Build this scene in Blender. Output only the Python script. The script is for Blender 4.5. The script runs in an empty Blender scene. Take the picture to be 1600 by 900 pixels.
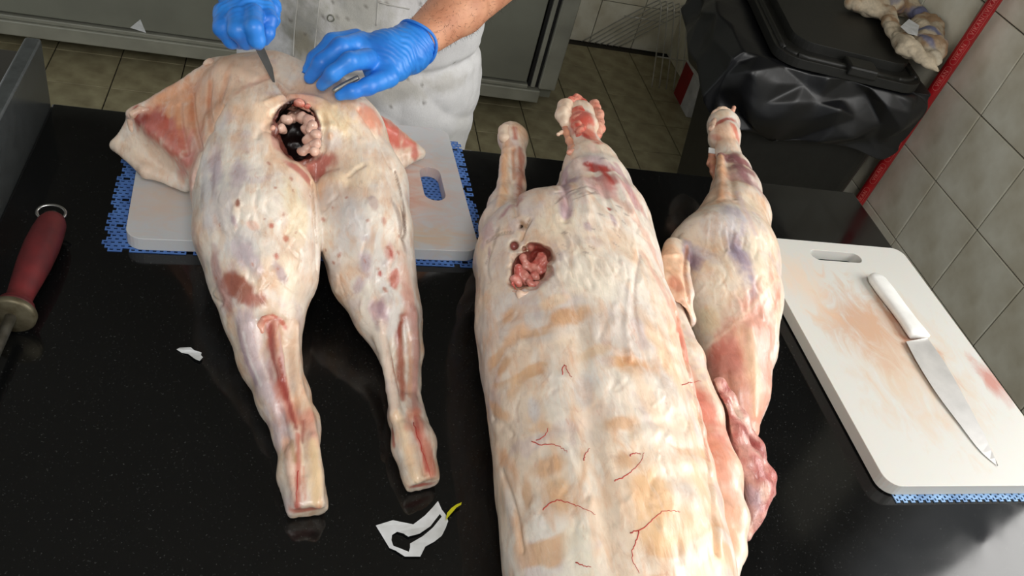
import bpy, bmesh, math, random
import numpy as np
from mathutils import Vector, Matrix
from mathutils.bvhtree import BVHTree
from mathutils.geometry import tessellate_polygon

random.seed(7); np.random.seed(7)
SC = bpy.context.scene
COL = SC.collection

# ------------------------------------------------------------------ camera
FPX = 1317.75
CT = 0.90                      # counter top height
BT = 0.922                     # cutting board top
CAM = np.array([0.0, 0.0, CT + 0.807])
_p, _y, _r = np.radians([40.7097, 20.2469, 17.4253])
_f = np.array([math.sin(_y)*math.cos(_p), math.cos(_y)*math.cos(_p), -math.sin(_p)])
_rt = np.array([math.cos(_y), -math.sin(_y), 0.0])
_up = np.cross(_rt, _f)
ROT = np.array([math.cos(_r)*_rt + math.sin(_r)*_up, -math.sin(_r)*_rt + math.cos(_r)*_up, _f])
cd = bpy.data.cameras.new('camera'); cam = bpy.data.objects.new('camera', cd); COL.objects.link(cam)
cd.sensor_width = 36.0; cd.lens = FPX/1600*36.0; cd.clip_start = 0.02
mw = np.eye(4); mw[:3, 0] = ROT[0]; mw[:3, 1] = ROT[1]; mw[:3, 2] = -ROT[2]; mw[:3, 3] = CAM
cam.matrix_world = Matrix(mw.tolist())
SC.camera = cam

# ------------------------------------------------------------------ light
SC.view_settings.view_transform = 'Standard'
SC.view_settings.look = 'None'
SC.view_settings.gamma = 1.0
SC.view_settings.use_curve_mapping = False
SC.view_settings.exposure = 0.12
W = bpy.data.worlds.new('world'); SC.world = W; W.use_nodes = True
W.node_tree.nodes['Background'].inputs[0].default_value = (0.93, 0.97, 1.0, 1)
W.node_tree.nodes['Background'].inputs[1].default_value = 0.52
WIN = (-0.45, 1.20, 1.20, 2.35)        # window in the right wall: y0 y1 z0 z1
def area(name, loc, target, sx, sy, power, color):
    l = bpy.data.lights.new(name, 'AREA'); l.shape = 'RECTANGLE'; l.size = sx; l.size_y = sy
    l.energy = power; l.color = color
    o = bpy.data.objects.new(name, l); COL.objects.link(o); o.location = loc
    o.rotation_euler = (Vector(target) - Vector(loc)).to_track_quat('-Z', 'Y').to_euler()
    return o
area('window_daylight', (1.80, 0.375, 1.775), (0.80, 0.375, 1.70), 1.10, 1.60, 40, (1.0, 0.98, 0.95))
area('unseen_fill_light', (0.1, -0.5, 2.64), (0.3, 0.6, 0.9), 0.6, 1.2, 36, (1.0, 0.985, 0.96))  # unseen fill added behind the camera, where the worktop cannot mirror it

# ------------------------------------------------------------------ projection helpers (photo point -> place)
def ray(px, py): return ROT.T @ np.array([(px-800)/FPX, (450-py)/FPX, 1.0])
def at(px, py, z):
    d = ray(px, py); return CAM + d*((z-CAM[2])/d[2])
def aty(px, py, y):
    d = ray(px, py); return CAM + d*(y/d[1])
def atx(px, py, x):
    d = ray(px, py); return CAM + d*(x/d[0])
def depth(p): return float((ROT @ (np.asarray(p)-CAM))[2])
def K(px, py, rpx, zf=CT, lift=0.0, z=None, zs=1.0):
    zz = 0.96 if z is None else z
    for _ in range(6):
        p = at(px, py, zz); r = rpx*depth(p)/FPX
        if z is None: zz = zf + r*zs + lift
    return (p[0], p[1], zz, r)

# ------------------------------------------------------------------ numeric helpers
def _hash(ix, iy, iz, s):
    n = (ix*374761393 + iy*668265263 + iz*2147483647 + s*1274126177) & 0xffffffff
    n = ((n ^ (n >> 13))*1274126177) & 0xffffffff
    n = n ^ (n >> 16)
    return (n & 0xffff).astype(np.float32)/65535.0
def noise(V, scale, seed=0, oct=1):
    V = np.asarray(V, float); out = np.zeros(len(V), np.float32); amp = 1.0; tot = 0.0
    for o in range(oct):
        P = V*(scale*2**o) + 37.7*(o+1) + seed*11.3
        I = np.floor(P).astype(np.int64); F = (P-I).astype(np.float32); F = F*F*(3-2*F)
        acc = 0
        for dx in (0, 1):
            wx = F[:, 0] if dx else 1-F[:, 0]
            for dy in (0, 1):
                wy = F[:, 1] if dy else 1-F[:, 1]
                for dz in (0, 1):
                    wz = F[:, 2] if dz else 1-F[:, 2]
                    acc = acc + wx*wy*wz*_hash(I[:, 0]+dx, I[:, 1]+dy, I[:, 2]+dz, seed+o)
        out += amp*acc; tot += amp; amp *= 0.5
    return out/tot
def sstep(a, b, x):
    t = np.clip((x-a)/(b-a), 0, 1); return t*t*(3-2*t)
def lin(c):
    c = np.asarray(c, float)/255.0
    return np.where(c <= 0.04045, c/12.92, ((c+0.055)/1.055)**2.4)

class Field:
    """signed distance grid with smooth union / subtraction, meshed by surface nets"""
    def __init__(s, lo, hi, h):
        s.lo = np.array(lo, float); s.h = h
        n = np.ceil((np.array(hi)-s.lo)/h).astype(int)+1
        s.d = np.full(n, 0.5, np.float32)
        s.ax = [(s.lo[i]+h*np.arange(n[i])).astype(np.float32) for i in range(3)]
    def blk(s, lo, hi):
        sl = []
        for i in range(3):
            a = int(max(0, math.floor((lo[i]-s.lo[i])/s.h))); b = int(min(len(s.ax[i]), math.ceil((hi[i]-s.lo[i])/s.h)+1))
            if b <= a: return None
            sl.append(slice(a, b))
        sl = tuple(sl)
        return sl, s.ax[0][sl[0]][:, None, None], s.ax[1][sl[1]][None, :, None], s.ax[2][sl[2]][None, None, :]
    def comb(s, sl, b, k, op):
        a = s.d[sl]
        if op == 'sub':
            b = -b; h = np.clip(0.5-0.5*(b-a)/k, 0, 1); s.d[sl] = b*(1-h)+a*h + k*h*(1-h)
        else:
            h = np.clip(0.5+0.5*(b-a)/k, 0, 1); s.d[sl] = b*(1-h)+a*h - k*h*(1-h)
    def chain(s, pts, k=0.02, sc=(1, 1, 1), op='u', ks=0.006):
        pts = [np.array(p, float) for p in pts]
        if len(pts) == 1: pts = pts*2
        sc = np.array(sc, float); smin = sc.min()
        R = max(p[3] for p in pts)
        A = np.array([p[:3] for p in pts])
        m = k + 4*s.h
        bl = s.blk(A.min(0)-R*sc-m, A.max(0)+R*sc+m)
        if bl is None: return
        sl, X, Y, Z = bl
        tot = None
        for p, q in zip(pts[:-1], pts[1:]):
            a = p[:3]/sc; b = (q[:3]-p[:3])/sc; L = float(b@b)+1e-9
            dx, dy, dz = X/sc[0]-a[0], Y/sc[1]-a[1], Z/sc[2]-a[2]
            t = np.clip((dx*b[0]+dy*b[1]+dz*b[2])/L, 0, 1)
            d = (np.sqrt((dx-t*b[0])**2+(dy-t*b[1])**2+(dz-t*b[2])**2) - (p[3]+t*(q[3]-p[3])))*smin
            if tot is None: tot = d
            else:
                h = np.clip(0.5+0.5*(d-tot)/ks, 0, 1); tot = d*(1-h)+tot*h-ks*h*(1-h)
        s.comb(sl, tot.astype(np.float32), k, op)
    def tri(s, a, b, c, t, k=0.01, op='u'):
        a, b, c = (np.array(q[:3], float) for q in (a, b, c))
        A = np.array([a, b, c]); m = t+k+4*s.h
        bl = s.blk(A.min(0)-m, A.max(0)+m)
        if bl is None: return
        sl, X, Y, Z = bl
        n = np.cross(b-a, a-c)
        def dot(v, o): return (X-o[0])*v[0]+(Y-o[1])*v[1]+(Z-o[2])*v[2]
        def seg(e, o):
            tt = np.clip(dot(e, o)/(e@e), 0, 1)
            return (X-o[0]-e[0]*tt)**2+(Y-o[1]-e[1]*tt)**2+(Z-o[2]-e[2]*tt)**2
        ins = (np.sign(dot(np.cross(b-a, n), a))+np.sign(dot(np.cross(c-b, n), b))+np.sign(dot(np.cross(a-c, n), c))) >= 2.0
        dd = np.minimum(np.minimum(seg(b-a, a), seg(c-b, b)), seg(a-c, c))
        pl = dot(n, a)**2/(n@n)
        s.comb(sl, (np.sqrt(np.where(ins, pl, dd))-t).astype(np.float32), k, op)
    def cut(s, p, n):
        n = np.array(n, float); n /= np.linalg.norm(n); X, Y, Z = s.ax
        pl = ((X-p[0])*n[0])[:, None, None]+((Y-p[1])*n[1])[None, :, None]+((Z-p[2])*n[2])[None, None, :]
        rr = ((X-p[0])**2)[:, None, None]+((Y-p[1])**2)[None, :, None]+((Z-p[2])**2)[None, None, :]
        s.d = np.where(rr < 0.05**2, np.maximum(s.d, pl), s.d).astype(np.float32)
    def sample(s, Q):
        G = (Q-s.lo)/s.h; I = np.floor(G).astype(int)
        ok = ((I >= 0) & (I < np.array(s.d.shape)-1)).all(1)
        I = np.clip(I, 0, np.array(s.d.shape)-2); f = np.clip(G-I, 0, 1); out = 0
        for a in (0, 1):
            for b in (0, 1):
                for c in (0, 1):
                    w = (f[:, 0] if a else 1-f[:, 0])*(f[:, 1] if b else 1-f[:, 1])*(f[:, 2] if c else 1-f[:, 2])
                    out = out+w*s.d[I[:, 0]+a, I[:, 1]+b, I[:, 2]+c]
        return np.where(ok, out, 0.5)
    def keep_out(s, other, gap):
        """press this shape against another without entering it"""
        m = s.d < 0.012; idx = np.argwhere(m)
        d = other.sample(s.lo+idx*s.h)
        s.d[m] = np.maximum(s.d[m], (gap-d).astype(np.float32))
    def floor(s, z, x0=-9, x1=9, y0=-9, y1=9):
        X, Y, Z = s.ax
        inx = (X >= x0) & (X <= x1); iny = (Y >= y0) & (Y <= y1)
        cut = (z-Z)[None, None, :]
        m = (inx[:, None] & iny[None, :])[:, :, None]
        s.d = np.where(m, np.maximum(s.d, cut), s.d).astype(np.float32)
    def mesh(s):
        d = s.d; ins = d < 0
        c = ins[:-1, :-1, :-1].astype(np.int8)
        tot = np.zeros(c.shape, np.int8)
        for i in (0, 1):
            for j in (0, 1):
                for k in (0, 1):
                    tot += ins[i:ins.shape[0]-1+i, j:ins.shape[1]-1+j, k:ins.shape[2]-1+k]
        act = (tot > 0) & (tot < 8)
        idx = np.argwhere(act)
        ids = np.full(act.shape, -1, np.int64); ids[act] = np.arange(len(idx))
        corners = [(i, j, k) for i in (0, 1) for j in (0, 1) for k in (0, 1)]
        vals = {q: d[idx[:, 0]+q[0], idx[:, 1]+q[1], idx[:, 2]+q[2]] for q in corners}
        acc = np.zeros((len(idx), 3)); cnt = np.zeros(len(idx))
        for q in corners:
            for a in range(3):
                if q[a] == 0:
                    r = list(q); r[a] = 1; r = tuple(r)
                    v0, v1 = vals[q], vals[r]
                    m = (v0 < 0) != (v1 < 0)
                    t = np.where(m, v0/np.where(m, v0-v1, 1), 0)
                    P = np.tile(np.array(q, float), (len(idx), 1)); P[:, a] = t
                    acc += P*m[:, None]; cnt += m
        V = s.lo + s.h*(idx + acc/cnt[:, None])
        F = []
        for a in range(3):
            b, c_ = (a+1) % 3, (a+2) % 3
            s0 = [slice(None)]*3; s1 = [slice(None)]*3; s0[a] = slice(0, -1); s1[a] = slice(1, None)
            i0 = ins[tuple(s0)]; i1 = ins[tuple(s1)]
            e = np.argwhere(i0 != i1)
            ok = (e[:, b] > 0) & (e[:, c_] > 0) & (e[:, b] < ids.shape[b]) & (e[:, c_] < ids.shape[c_]) & (e[:, a] < ids.shape[a])
            e = e[ok]
            st = i0[e[:, 0], e[:, 1], e[:, 2]]
            def g(db, dc):
                q = e.copy(); q[:, b] += db; q[:, c_] += dc
                return ids[q[:, 0], q[:, 1], q[:, 2]]
            quad = np.stack([g(-1, -1), g(0, -1), g(0, 0), g(-1, 0)], 1)
            quad[~st] = quad[~st][:, ::-1]
            F.append(quad)
        F = np.concatenate(F)
        F = F[(F >= 0).all(1)]
        return V, F

def vnormals(V, F):
    n = np.cross(V[F[:, 2]]-V[F[:, 0]], V[F[:, 3]]-V[F[:, 1]])
    N = np.zeros_like(V)
    for i in range(4):
        for a in range(3): N[:, a] += np.bincount(F[:, i], n[:, a], len(V))
    return N/(np.linalg.norm(N, axis=1, keepdims=True)+1e-12)
def relax(V, F, it=2, lam=0.5):
    E = np.concatenate([F[:, [0, 1]], F[:, [1, 2]], F[:, [2, 3]], F[:, [3, 0]]])
    deg = np.bincount(E[:, 0], minlength=len(V)) + np.bincount(E[:, 1], minlength=len(V))
    for _ in range(it):
        S = np.zeros_like(V)
        for a in range(3):
            S[:, a] = np.bincount(E[:, 0], V[E[:, 1], a], len(V)) + np.bincount(E[:, 1], V[E[:, 0], a], len(V))
        V = V + lam*(S/np.maximum(deg, 1)[:, None]-V)
    return V

# ------------------------------------------------------------------ scene helpers
BASE = {}
def mk(name, V, F, mat, parent=None, smooth=True, colors=None, origin=None):
    V = np.asarray(V, float)
    if parent is not None: o_ = BASE[parent.name]
    elif origin is not None: o_ = np.array(origin, float)
    else: o_ = np.array([V[:, 0].mean(), V[:, 1].mean(), V[:, 2].min()])
    me = bpy.data.meshes.new(name)
    if isinstance(F, np.ndarray):
        L = V-o_
        me.vertices.add(len(V)); me.vertices.foreach_set('co', L.astype(np.float32).ravel())
        n = F.shape[1]
        me.loops.add(len(F)*n); me.loops.foreach_set('vertex_index', F.astype(np.int32).ravel())
        me.polygons.add(len(F)); me.polygons.foreach_set('loop_start', np.arange(0, len(F)*n, n, dtype=np.int32))
        me.update(calc_edges=True)
    else:
        me.from_pydata((V-o_).tolist(), [], [tuple(int(i) for i in f) for f in F]); me.update()
    if smooth: me.polygons.foreach_set('use_smooth', np.ones(len(me.polygons), bool))
    if colors is not None:
        ca = me.color_attributes.new('Col', 'FLOAT_COLOR', 'POINT')
        ca.data.foreach_set('color', np.concatenate([colors, np.ones((len(V), 1))], 1).astype(np.float32).ravel())
    me.materials.append(mat)
    o = bpy.data.objects.new(name, me); COL.objects.link(o)
    if parent is not None: o.parent = parent
    else: o.location = o_
    BASE[o.name] = o_
    return o
def empty(name, loc):
    o = bpy.data.objects.new(name, None); COL.objects.link(o); o.location = loc; o.empty_display_size = 0.05
    BASE[o.name] = np.array(loc, float); return o
def tag(o, label=None, cat=None, group=None, kind=None):
    if label: o['label'] = label
    if cat: o['category'] = cat
    if group: o['group'] = group
    if kind: o['kind'] = kind
    return o
def bevel(o, w, seg=2, ang=35):
    m = o.modifiers.new('bevel', 'BEVEL'); m.width = w; m.segments = seg; m.limit_method = 'ANGLE'; m.angle_limit = math.radians(ang)
    return o
def boxVF(lo, hi):
    x0, y0, z0 = lo; x1, y1, z1 = hi
    V = [(x0, y0, z0), (x1, y0, z0), (x1, y1, z0), (x0, y1, z0), (x0, y0, z1), (x1, y0, z1), (x1, y1, z1), (x0, y1, z1)]
    F = [(0, 3, 2, 1), (4, 5, 6, 7), (0, 1, 5, 4), (1, 2, 6, 5), (2, 3, 7, 6), (3, 0, 4, 7)]
    return V, F
def join(parts):
    V, F = [], []
    for v, f in parts:
        n = len(V); V += [tuple(q) for q in v]; F += [tuple(int(i)+n for i in g) for g in f]
    return V, F
def box(name, lo, hi, mat, parent=None, bev=0.0, smooth=False):
    V, F = boxVF(lo, hi); o = mk(name, V, F, mat, parent, smooth)
    if bev: bevel(o, bev)
    return o
def tubeVF(pts, r, n=10, cap=True):
    pts = [np.array(p, float) for p in pts]
    rs = r if hasattr(r, '__len__') else [r]*len(pts)
    V, F = [], []; u = None
    for i, p in enumerate(pts):
        t = pts[min(i+1, len(pts)-1)]-pts[max(i-1, 0)]; t = t/(np.linalg.norm(t)+1e-12)
        if u is None:
            u = np.cross(t, [0, 0, 1.0]) if abs(t[2]) < 0.9 else np.cross(t, [1.0, 0, 0])
        u = u-t*(u@t); u /= np.linalg.norm(u)+1e-12; w = np.cross(t, u)
        for k in range(n):
            a = 2*math.pi*k/n; V.append(p+rs[i]*(math.cos(a)*u+math.sin(a)*w))
    for i in range(len(pts)-1):
        for k in range(n):
            F.append((i*n+k, i*n+(k+1) % n, (i+1)*n+(k+1) % n, (i+1)*n+k))
    if cap:
        F.append(tuple(range(n))[::-1]); F.append(tuple(range((len(pts)-1)*n, len(pts)*n)))
    return V, F
def smoothpts(P, n=6):
    P = [np.array(p, float) for p in P]; out = []
    for i in range(len(P)-1):
        a, b, c, d = P[max(i-1, 0)], P[i], P[i+1], P[min(i+2, len(P)-1)]
        for k in range(n):
            t = k/n
            out.append(0.5*((2*b)+(c-a)*t+(2*a-5*b+4*c-d)*t*t+(3*b-a-3*c+d)*t**3))
    out.append(P[-1]); return out
def plateVF(outer, z0, z1, holes=()):
    """flat plate with vertical sides from 2-D outlines (outer ccw); to be bevelled"""
    loops = [list(outer)]+[list(h) for h in holes]
    pts = [p for l in loops for p in l]; n = len(pts)
    tris = tessellate_polygon([[Vector((p[0], p[1], 0)) for p in l] for l in loops])
    V = [(p[0], p[1], z0) for p in pts]+[(p[0], p[1], z1) for p in pts]; F = []
    for t in tris:
        a, b, c = (np.array(pts[i]) for i in t)
        cr = (b[0]-a[0])*(c[1]-a[1])-(b[1]-a[1])*(c[0]-a[0])
        t = tuple(t) if cr > 0 else tuple(t)[::-1]
        F.append(tuple(i+n for i in t)); F.append(t[::-1])
    k = 0
    for li, l in enumerate(loops):
        m = len(l)
        ar = sum(l[i][0]*l[(i+1) % m][1]-l[(i+1) % m][0]*l[i][1] for i in range(m))
        for i in range(m):
            a, b = k+i, k+(i+1) % m
            q = (a, b, b+n, a+n)
            if (ar < 0) == (li == 0): q = q[::-1]
            F.append(q)
        k += m
    return V, F
def rrect(x0, y0, x1, y1, r, n=5):
    P = []
    for cx, cy, a0 in ((x1-r, y0+r, -90), (x1-r, y1-r, 0), (x0+r, y1-r, 90), (x0+r, y0+r, 180)):
        for k in range(n+1):
            a = math.radians(a0+90*k/n); P.append((cx+r*math.cos(a), cy+r*math.sin(a)))
    return P
def latheVF(prof, p0, p1, n=24):
    p0, p1 = np.array(p0, float), np.array(p1, float)
    L = np.linalg.norm(p1-p0)
    return tubeVF([p0+(p1-p0)*t/L*1.0 for t, _ in prof], [max(r, 1e-4) for _, r in prof], n)

# ------------------------------------------------------------------ materials
def nt(name):
    m = bpy.data.materials.new(name); m.use_nodes = True
    return m, m.node_tree, m.node_tree.nodes['Principled BSDF']
def L4(c): return tuple(float(q) for q in lin(c))+(1.0,)
def mat(name, rgb, rough=0.5, metal=0.0, var=0.08, scale=20.0, bump=0.0, bscale=80.0, spec=0.5, coat=0.0, rgb2=None, sss=0.0, rvar=0.0):
    m, t, b = nt(name); n = t.nodes; l = t.links
    tc = n.new('ShaderNodeTexCoord')
    no = n.new('ShaderNodeTexNoise'); no.inputs['Scale'].default_value = scale; no.inputs['Detail'].default_value = 6
    l.new(tc.outputs['Object'], no.inputs['Vector'])
    mx = n.new('ShaderNodeMix'); mx.data_type = 'RGBA'
    c = np.array(lin(rgb)); c2 = np.array(lin(rgb2)) if rgb2 is not None else c*(1-var*3)
    mx.inputs[6].default_value = tuple(np.clip(c*(1+var), 0, 1))+(1,); mx.inputs[7].default_value = tuple(np.clip(c2, 0, 1))+(1,)
    rp = n.new('ShaderNodeMapRange'); rp.inputs[1].default_value = 0.35; rp.inputs[2].default_value = 0.7
    l.new(no.outputs['Fac'], rp.inputs[0]); l.new(rp.outputs[0], mx.inputs[0])
    l.new(mx.outputs[2], b.inputs['Base Color'])
    b.inputs['Roughness'].default_value = rough; b.inputs['Metallic'].default_value = metal
    b.inputs['Specular IOR Level'].default_value = spec; b.inputs['Coat Weight'].default_value = coat
    if rvar:
        mr = n.new('ShaderNodeMapRange'); mr.inputs[3].default_value = rough-rvar; mr.inputs[4].default_value = rough+rvar
        l.new(no.outputs['Fac'], mr.inputs[0]); l.new(mr.outputs[0], b.inputs['Roughness'])
    if sss:
        b.inputs['Subsurface Weight'].default_value = sss; b.inputs['Subsurface Radius'].default_value = (1.0, 0.5, 0.3); b.inputs['Subsurface Scale'].default_value = 0.006
    if bump:
        n2 = n.new('ShaderNodeTexNoise'); n2.inputs['Scale'].default_value = bscale; n2.inputs['Detail'].default_value = 4
        l.new(tc.outputs['Object'], n2.inputs['Vector'])
        bp = n.new('ShaderNodeBump'); bp.inputs['Strength'].default_value = bump; bp.inputs['Distance'].default_value = 0.002
        l.new(n2.outputs['Fac'], bp.inputs['Height']); l.new(bp.outputs['Normal'], b.inputs['Normal'])
    return m
def mat_col(name, rough=0.4, bump=0.3, bscale=120.0, sss=0.0, coat=0.0, fine=0.12, fscale=90.0, spec=0.5, mottle=()):
    """colour from the painted surface attribute, with fine grain"""
    m, t, b = nt(name); n = t.nodes; l = t.links
    at_ = n.new('ShaderNodeAttribute'); at_.attribute_name = 'Col'
    tc = n.new('ShaderNodeTexCoord')
    no = n.new('ShaderNodeTexNoise'); no.inputs['Scale'].default_value = fscale; no.inputs['Detail'].default_value = 6; no.inputs['Distortion'].default_value = 0.6
    l.new(tc.outputs['Object'], no.inputs['Vector'])
    mr = n.new('ShaderNodeMapRange'); mr.inputs[1].default_value = 0.3; mr.inputs[2].default_value = 0.7; mr.inputs[3].default_value = 1-fine; mr.inputs[4].default_value = 1+fine
    l.new(no.outputs['Fac'], mr.inputs[0])
    mx = n.new('ShaderNodeVectorMath'); mx.operation = 'MULTIPLY'
    l.new(at_.outputs['Color'], mx.inputs[0]); l.new(mr.outputs[0], mx.inputs[1])
    prev = mx.outputs[0]
    for (sc_, st_, lo_, hi_, rgb_, a_) in mottle:
        mp = n.new('ShaderNodeMapping'); mp.inputs['Scale'].default_value = st_; l.new(tc.outputs['Object'], mp.inputs['Vector'])
        nn = n.new('ShaderNodeTexNoise'); nn.inputs['Scale'].default_value = sc_; nn.inputs['Detail'].default_value = 9; nn.inputs['Roughness'].default_value = 0.68; nn.inputs['Distortion'].default_value = 1.2
        l.new(mp.outputs[0], nn.inputs['Vector'])
        mr2 = n.new('ShaderNodeMapRange'); mr2.inputs[1].default_value = lo_; mr2.inputs[2].default_value = hi_; mr2.inputs[4].default_value = a_; l.new(nn.outputs['Fac'], mr2.inputs[0])
        mm = n.new('ShaderNodeMix'); mm.data_type = 'RGBA'; mm.blend_type = 'MULTIPLY' if rgb_[3] else 'MIX'; mm.inputs[7].default_value = L4(rgb_[:3])
        l.new(mr2.outputs[0], mm.inputs[0]); l.new(prev, mm.inputs[6]); prev = mm.outputs[2]
    l.new(prev, b.inputs['Base Color'])
    b.inputs['Roughness'].default_value = rough; b.inputs['Coat Weight'].default_value = coat; b.inputs['Coat Roughness'].default_value = 0.25
    b.inputs['Specular IOR Level'].default_value = spec
    r2 = n.new('ShaderNodeMapRange'); r2.inputs[1].default_value = 0.3; r2.inputs[2].default_value = 0.7; r2.inputs[3].default_value = rough-0.1; r2.inputs[4].default_value = rough+0.14
    l.new(no.outputs['Fac'], r2.inputs[0]); l.new(r2.outputs[0], b.inputs['Roughness'])
    if sss:
        b.inputs['Subsurface Weight'].default_value = sss; b.inputs['Subsurface Radius'].default_value = (1.0, 0.45, 0.3); b.inputs['Subsurface Scale'].default_value = 0.006
    if bump:
        n2 = n.new('ShaderNodeTexNoise'); n2.inputs['Scale'].default_value = bscale; n2.inputs['Detail'].default_value = 5; n2.inputs['Distortion'].default_value = 0.8
        m2 = n.new('ShaderNodeMapping'); m2.inputs['Scale'].default_value = (2.0, 0.7, 1.5); l.new(tc.outputs['Object'], m2.inputs['Vector']); l.new(m2.outputs[0], n2.inputs['Vector'])
        bp = n.new('ShaderNodeBump'); bp.inputs['Strength'].default_value = bump; bp.inputs['Distance'].default_value = 0.003
        l.new(n2.outputs['Fac'], bp.inputs['Height']); l.new(bp.outputs['Normal'], b.inputs['Normal'])
    return m
def mat_granite(name):
    m, t, b = nt(name); n = t.nodes; l = t.links
    tc = n.new('ShaderNodeTexCoord')
    vo = n.new('ShaderNodeTexNoise'); vo.inputs['Scale'].default_value = 420; vo.inputs['Detail'].default_value = 2
    l.new(tc.outputs['Object'], vo.inputs['Vector'])
    rp = n.new('ShaderNodeValToRGB'); e = rp.color_ramp.elements
    e[0].position = 0.66; e[0].color = (0.0035, 0.0037, 0.0038, 1); e[1].position = 0.85; e[1].color = (0.06, 0.063, 0.06, 1)
    l.new(vo.outputs['Fac'], rp.inputs[0]); l.new(rp.outputs[0], b.inputs['Base Color'])
    sm = n.new('ShaderNodeTexNoise'); sm.inputs['Scale'].default_value = 7; sm.inputs['Detail'].default_value = 6; sm.inputs['Distortion'].default_value = 1.0
    l.new(tc.outputs['Object'], sm.inputs['Vector'])
    mr = n.new('ShaderNodeMapRange'); mr.inputs[1].default_value = 0.35; mr.inputs[2].default_value = 0.7; mr.inputs[3].default_value = 0.05; mr.inputs[4].default_value = 0.15
    l.new(sm.outputs['Fac'], mr.inputs[0]); l.new(mr.outputs[0], b.inputs['Roughness'])
    b.inputs['Specular IOR Level'].default_value = 0.5
    return m
def mat_board(name, stains, rgb=(206, 205, 199)):
    m, t, b = nt(name); n = t.nodes; l = t.links
    tc = n.new('ShaderNodeTexCoord')
    col = None
    base = n.new('ShaderNodeRGB'); base.outputs[0].default_value = L4(rgb); prev = base.outputs[0]
    no = n.new('ShaderNodeTexNoise'); no.inputs['Scale'].default_value = 16; no.inputs['Detail'].default_value = 9; no.inputs['Roughness'].default_value = 0.65; no.inputs['Distortion'].default_value = 0.9
    mp = n.new('ShaderNodeMapping'); mp.inputs['Rotation'].default_value = (0, 0, 0.6); mp.inputs['Scale'].default_value = (1.0, 2.2, 1)
    l.new(tc.outputs['Object'], mp.inputs['Vector']); l.new(mp.outputs[0], no.inputs['Vector'])
    for (x, y, rx, ry, c, a) in stains:
        sb = n.new('ShaderNodeMapping'); sb.vector_type = 'TEXTURE'
        sb.inputs['Location'].default_value = (x, y, 0); sb.inputs['Scale'].default_value = (rx, ry, 10)
        l.new(tc.outputs['Object'], sb.inputs['Vector'])
        ln = n.new('ShaderNodeVectorMath'); ln.operation = 'LENGTH'; l.new(sb.outputs[0], ln.inputs[0])
        ad = n.new('ShaderNodeMath'); ad.operation = 'MULTIPLY_ADD'; ad.inputs[1].default_value = -2.6; l.new(no.outputs['Fac'], ad.inputs[0])
        l.new(ln.outputs['Value'], ad.inputs[2])
        mr = n.new('ShaderNodeMapRange'); mr.inputs[1].default_value = -0.15; mr.inputs[2].default_value = -1.05; mr.inputs[3].default_value = 0; mr.inputs[4].default_value = a*0.8
        l.new(ad.outputs[0], mr.inputs[0])
        mx = n.new('ShaderNodeMix'); mx.data_type = 'RGBA'; mx.inputs[7].default_value = L4(c)
        l.new(mr.outputs[0], mx.inputs[0]); l.new(prev, mx.inputs[6]); prev = mx.outputs[2]
    l.new(prev, b.inputs['Base Color']); b.inputs['Roughness'].default_value = 0.42
    b.inputs['Subsurface Weight'].default_value = 0.15; b.inputs['Subsurface Scale'].default_value = 0.006
    return m
MEAT = mat_col('meat_surface', 0.40, 0.22, 90, 0.10, 0.35, 0.07, 60, 0.5, [(16, (2.0, .8, 1.4), .50, .72, (236, 196, 162, 1), .6), (30, (1.6, .8, 1.2), .54, .72, (214, 202, 200, 1), .55), (55, (2.4, .8, 1.6), .60, .74, (228, 170, 148, 1), .5), (24, (2.2, .7, 1.5), .56, .75, (238, 232, 224, 0), .35)])
MEATWET = mat_col('wet_meat', 0.30, 0.5, 110, 0.1, 0.3, 0.16, 120)
GRANITE = mat_granite('black_granite')
M = {}
M['floor_tile'] = mat('floor_tile_ceramic', (160, 152, 120), 0.45, rgb2=(128, 118, 90), scale=14, bump=0.1, rvar=0.1)
M['grout'] = mat('dark_grout', (48, 44, 36), 0.9, scale=60)
M['wall_tile'] = mat('wall_tile_ceramic', (232, 230, 214), 0.38, rgb2=(206, 198, 174), scale=9, rvar=0.08)
M['wall_grout'] = mat('wall_grout', (88, 84, 74), 0.9, scale=60)
M['plaster'] = mat('plaster', (205, 200, 190), 0.9, scale=5)
M['steel_dark'] = mat('brushed_steel_panel', (140, 142, 130), 0.42, 0.25, rgb2=(126, 127, 116), scale=3, rvar=0.08)
M['steel_rail'] = mat('brushed_steel_rail', (165, 165, 152), 0.4, 0.3, scale=8)
M['dark_blade'] = mat('dark_knife_blade', (96, 96, 94), 0.4, 0.7, scale=40)
M['rack_wire'] = mat('chromed_wire', (205, 204, 196), 0.35, 0.3)
M['steel'] = mat('polished_steel', (190, 190, 188), 0.25, 1.0, scale=30, rvar=0.08)
M['blade'] = mat('knife_blade_steel', (225, 223, 220), 0.38, 0.55, scale=25, rvar=0.1)
M['dull_steel'] = mat('dull_steel', (150, 148, 140), 0.4, 0.8, rgb2=(110, 106, 95), scale=60)
M['rubber'] = mat('black_rubber', (18, 18, 18), 0.7)
M['white_plastic'] = mat('white_plastic_handle', (236, 236, 232), 0.42, var=0.03, scale=40, bump=0.1, bscale=200)
M['red_handle'] = mat('dark_red_wooden_handle', (104, 34, 36), 0.5, rgb2=(80, 30, 33), scale=35, bump=0.12, bscale=120)
M['guard'] = mat('tarnished_guard', (112, 106, 86), 0.5, 0.6, rgb2=(80, 70, 50), scale=60, bump=0.2)
M['net'] = mat('blue_mesh_cloth', (86, 128, 196), 0.8, rgb2=(70, 108, 175), scale=40)
M['netpale'] = mat('pale_blue_mesh_cloth', (150, 185, 222), 0.8, rgb2=(105, 140, 185), scale=40)
M['glove'] = mat('blue_nitrile', (48, 135, 222), 0.42, rgb2=(34, 112, 205), var=0.05, scale=22, bump=0.15, bscale=90, sss=0.05)
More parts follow.
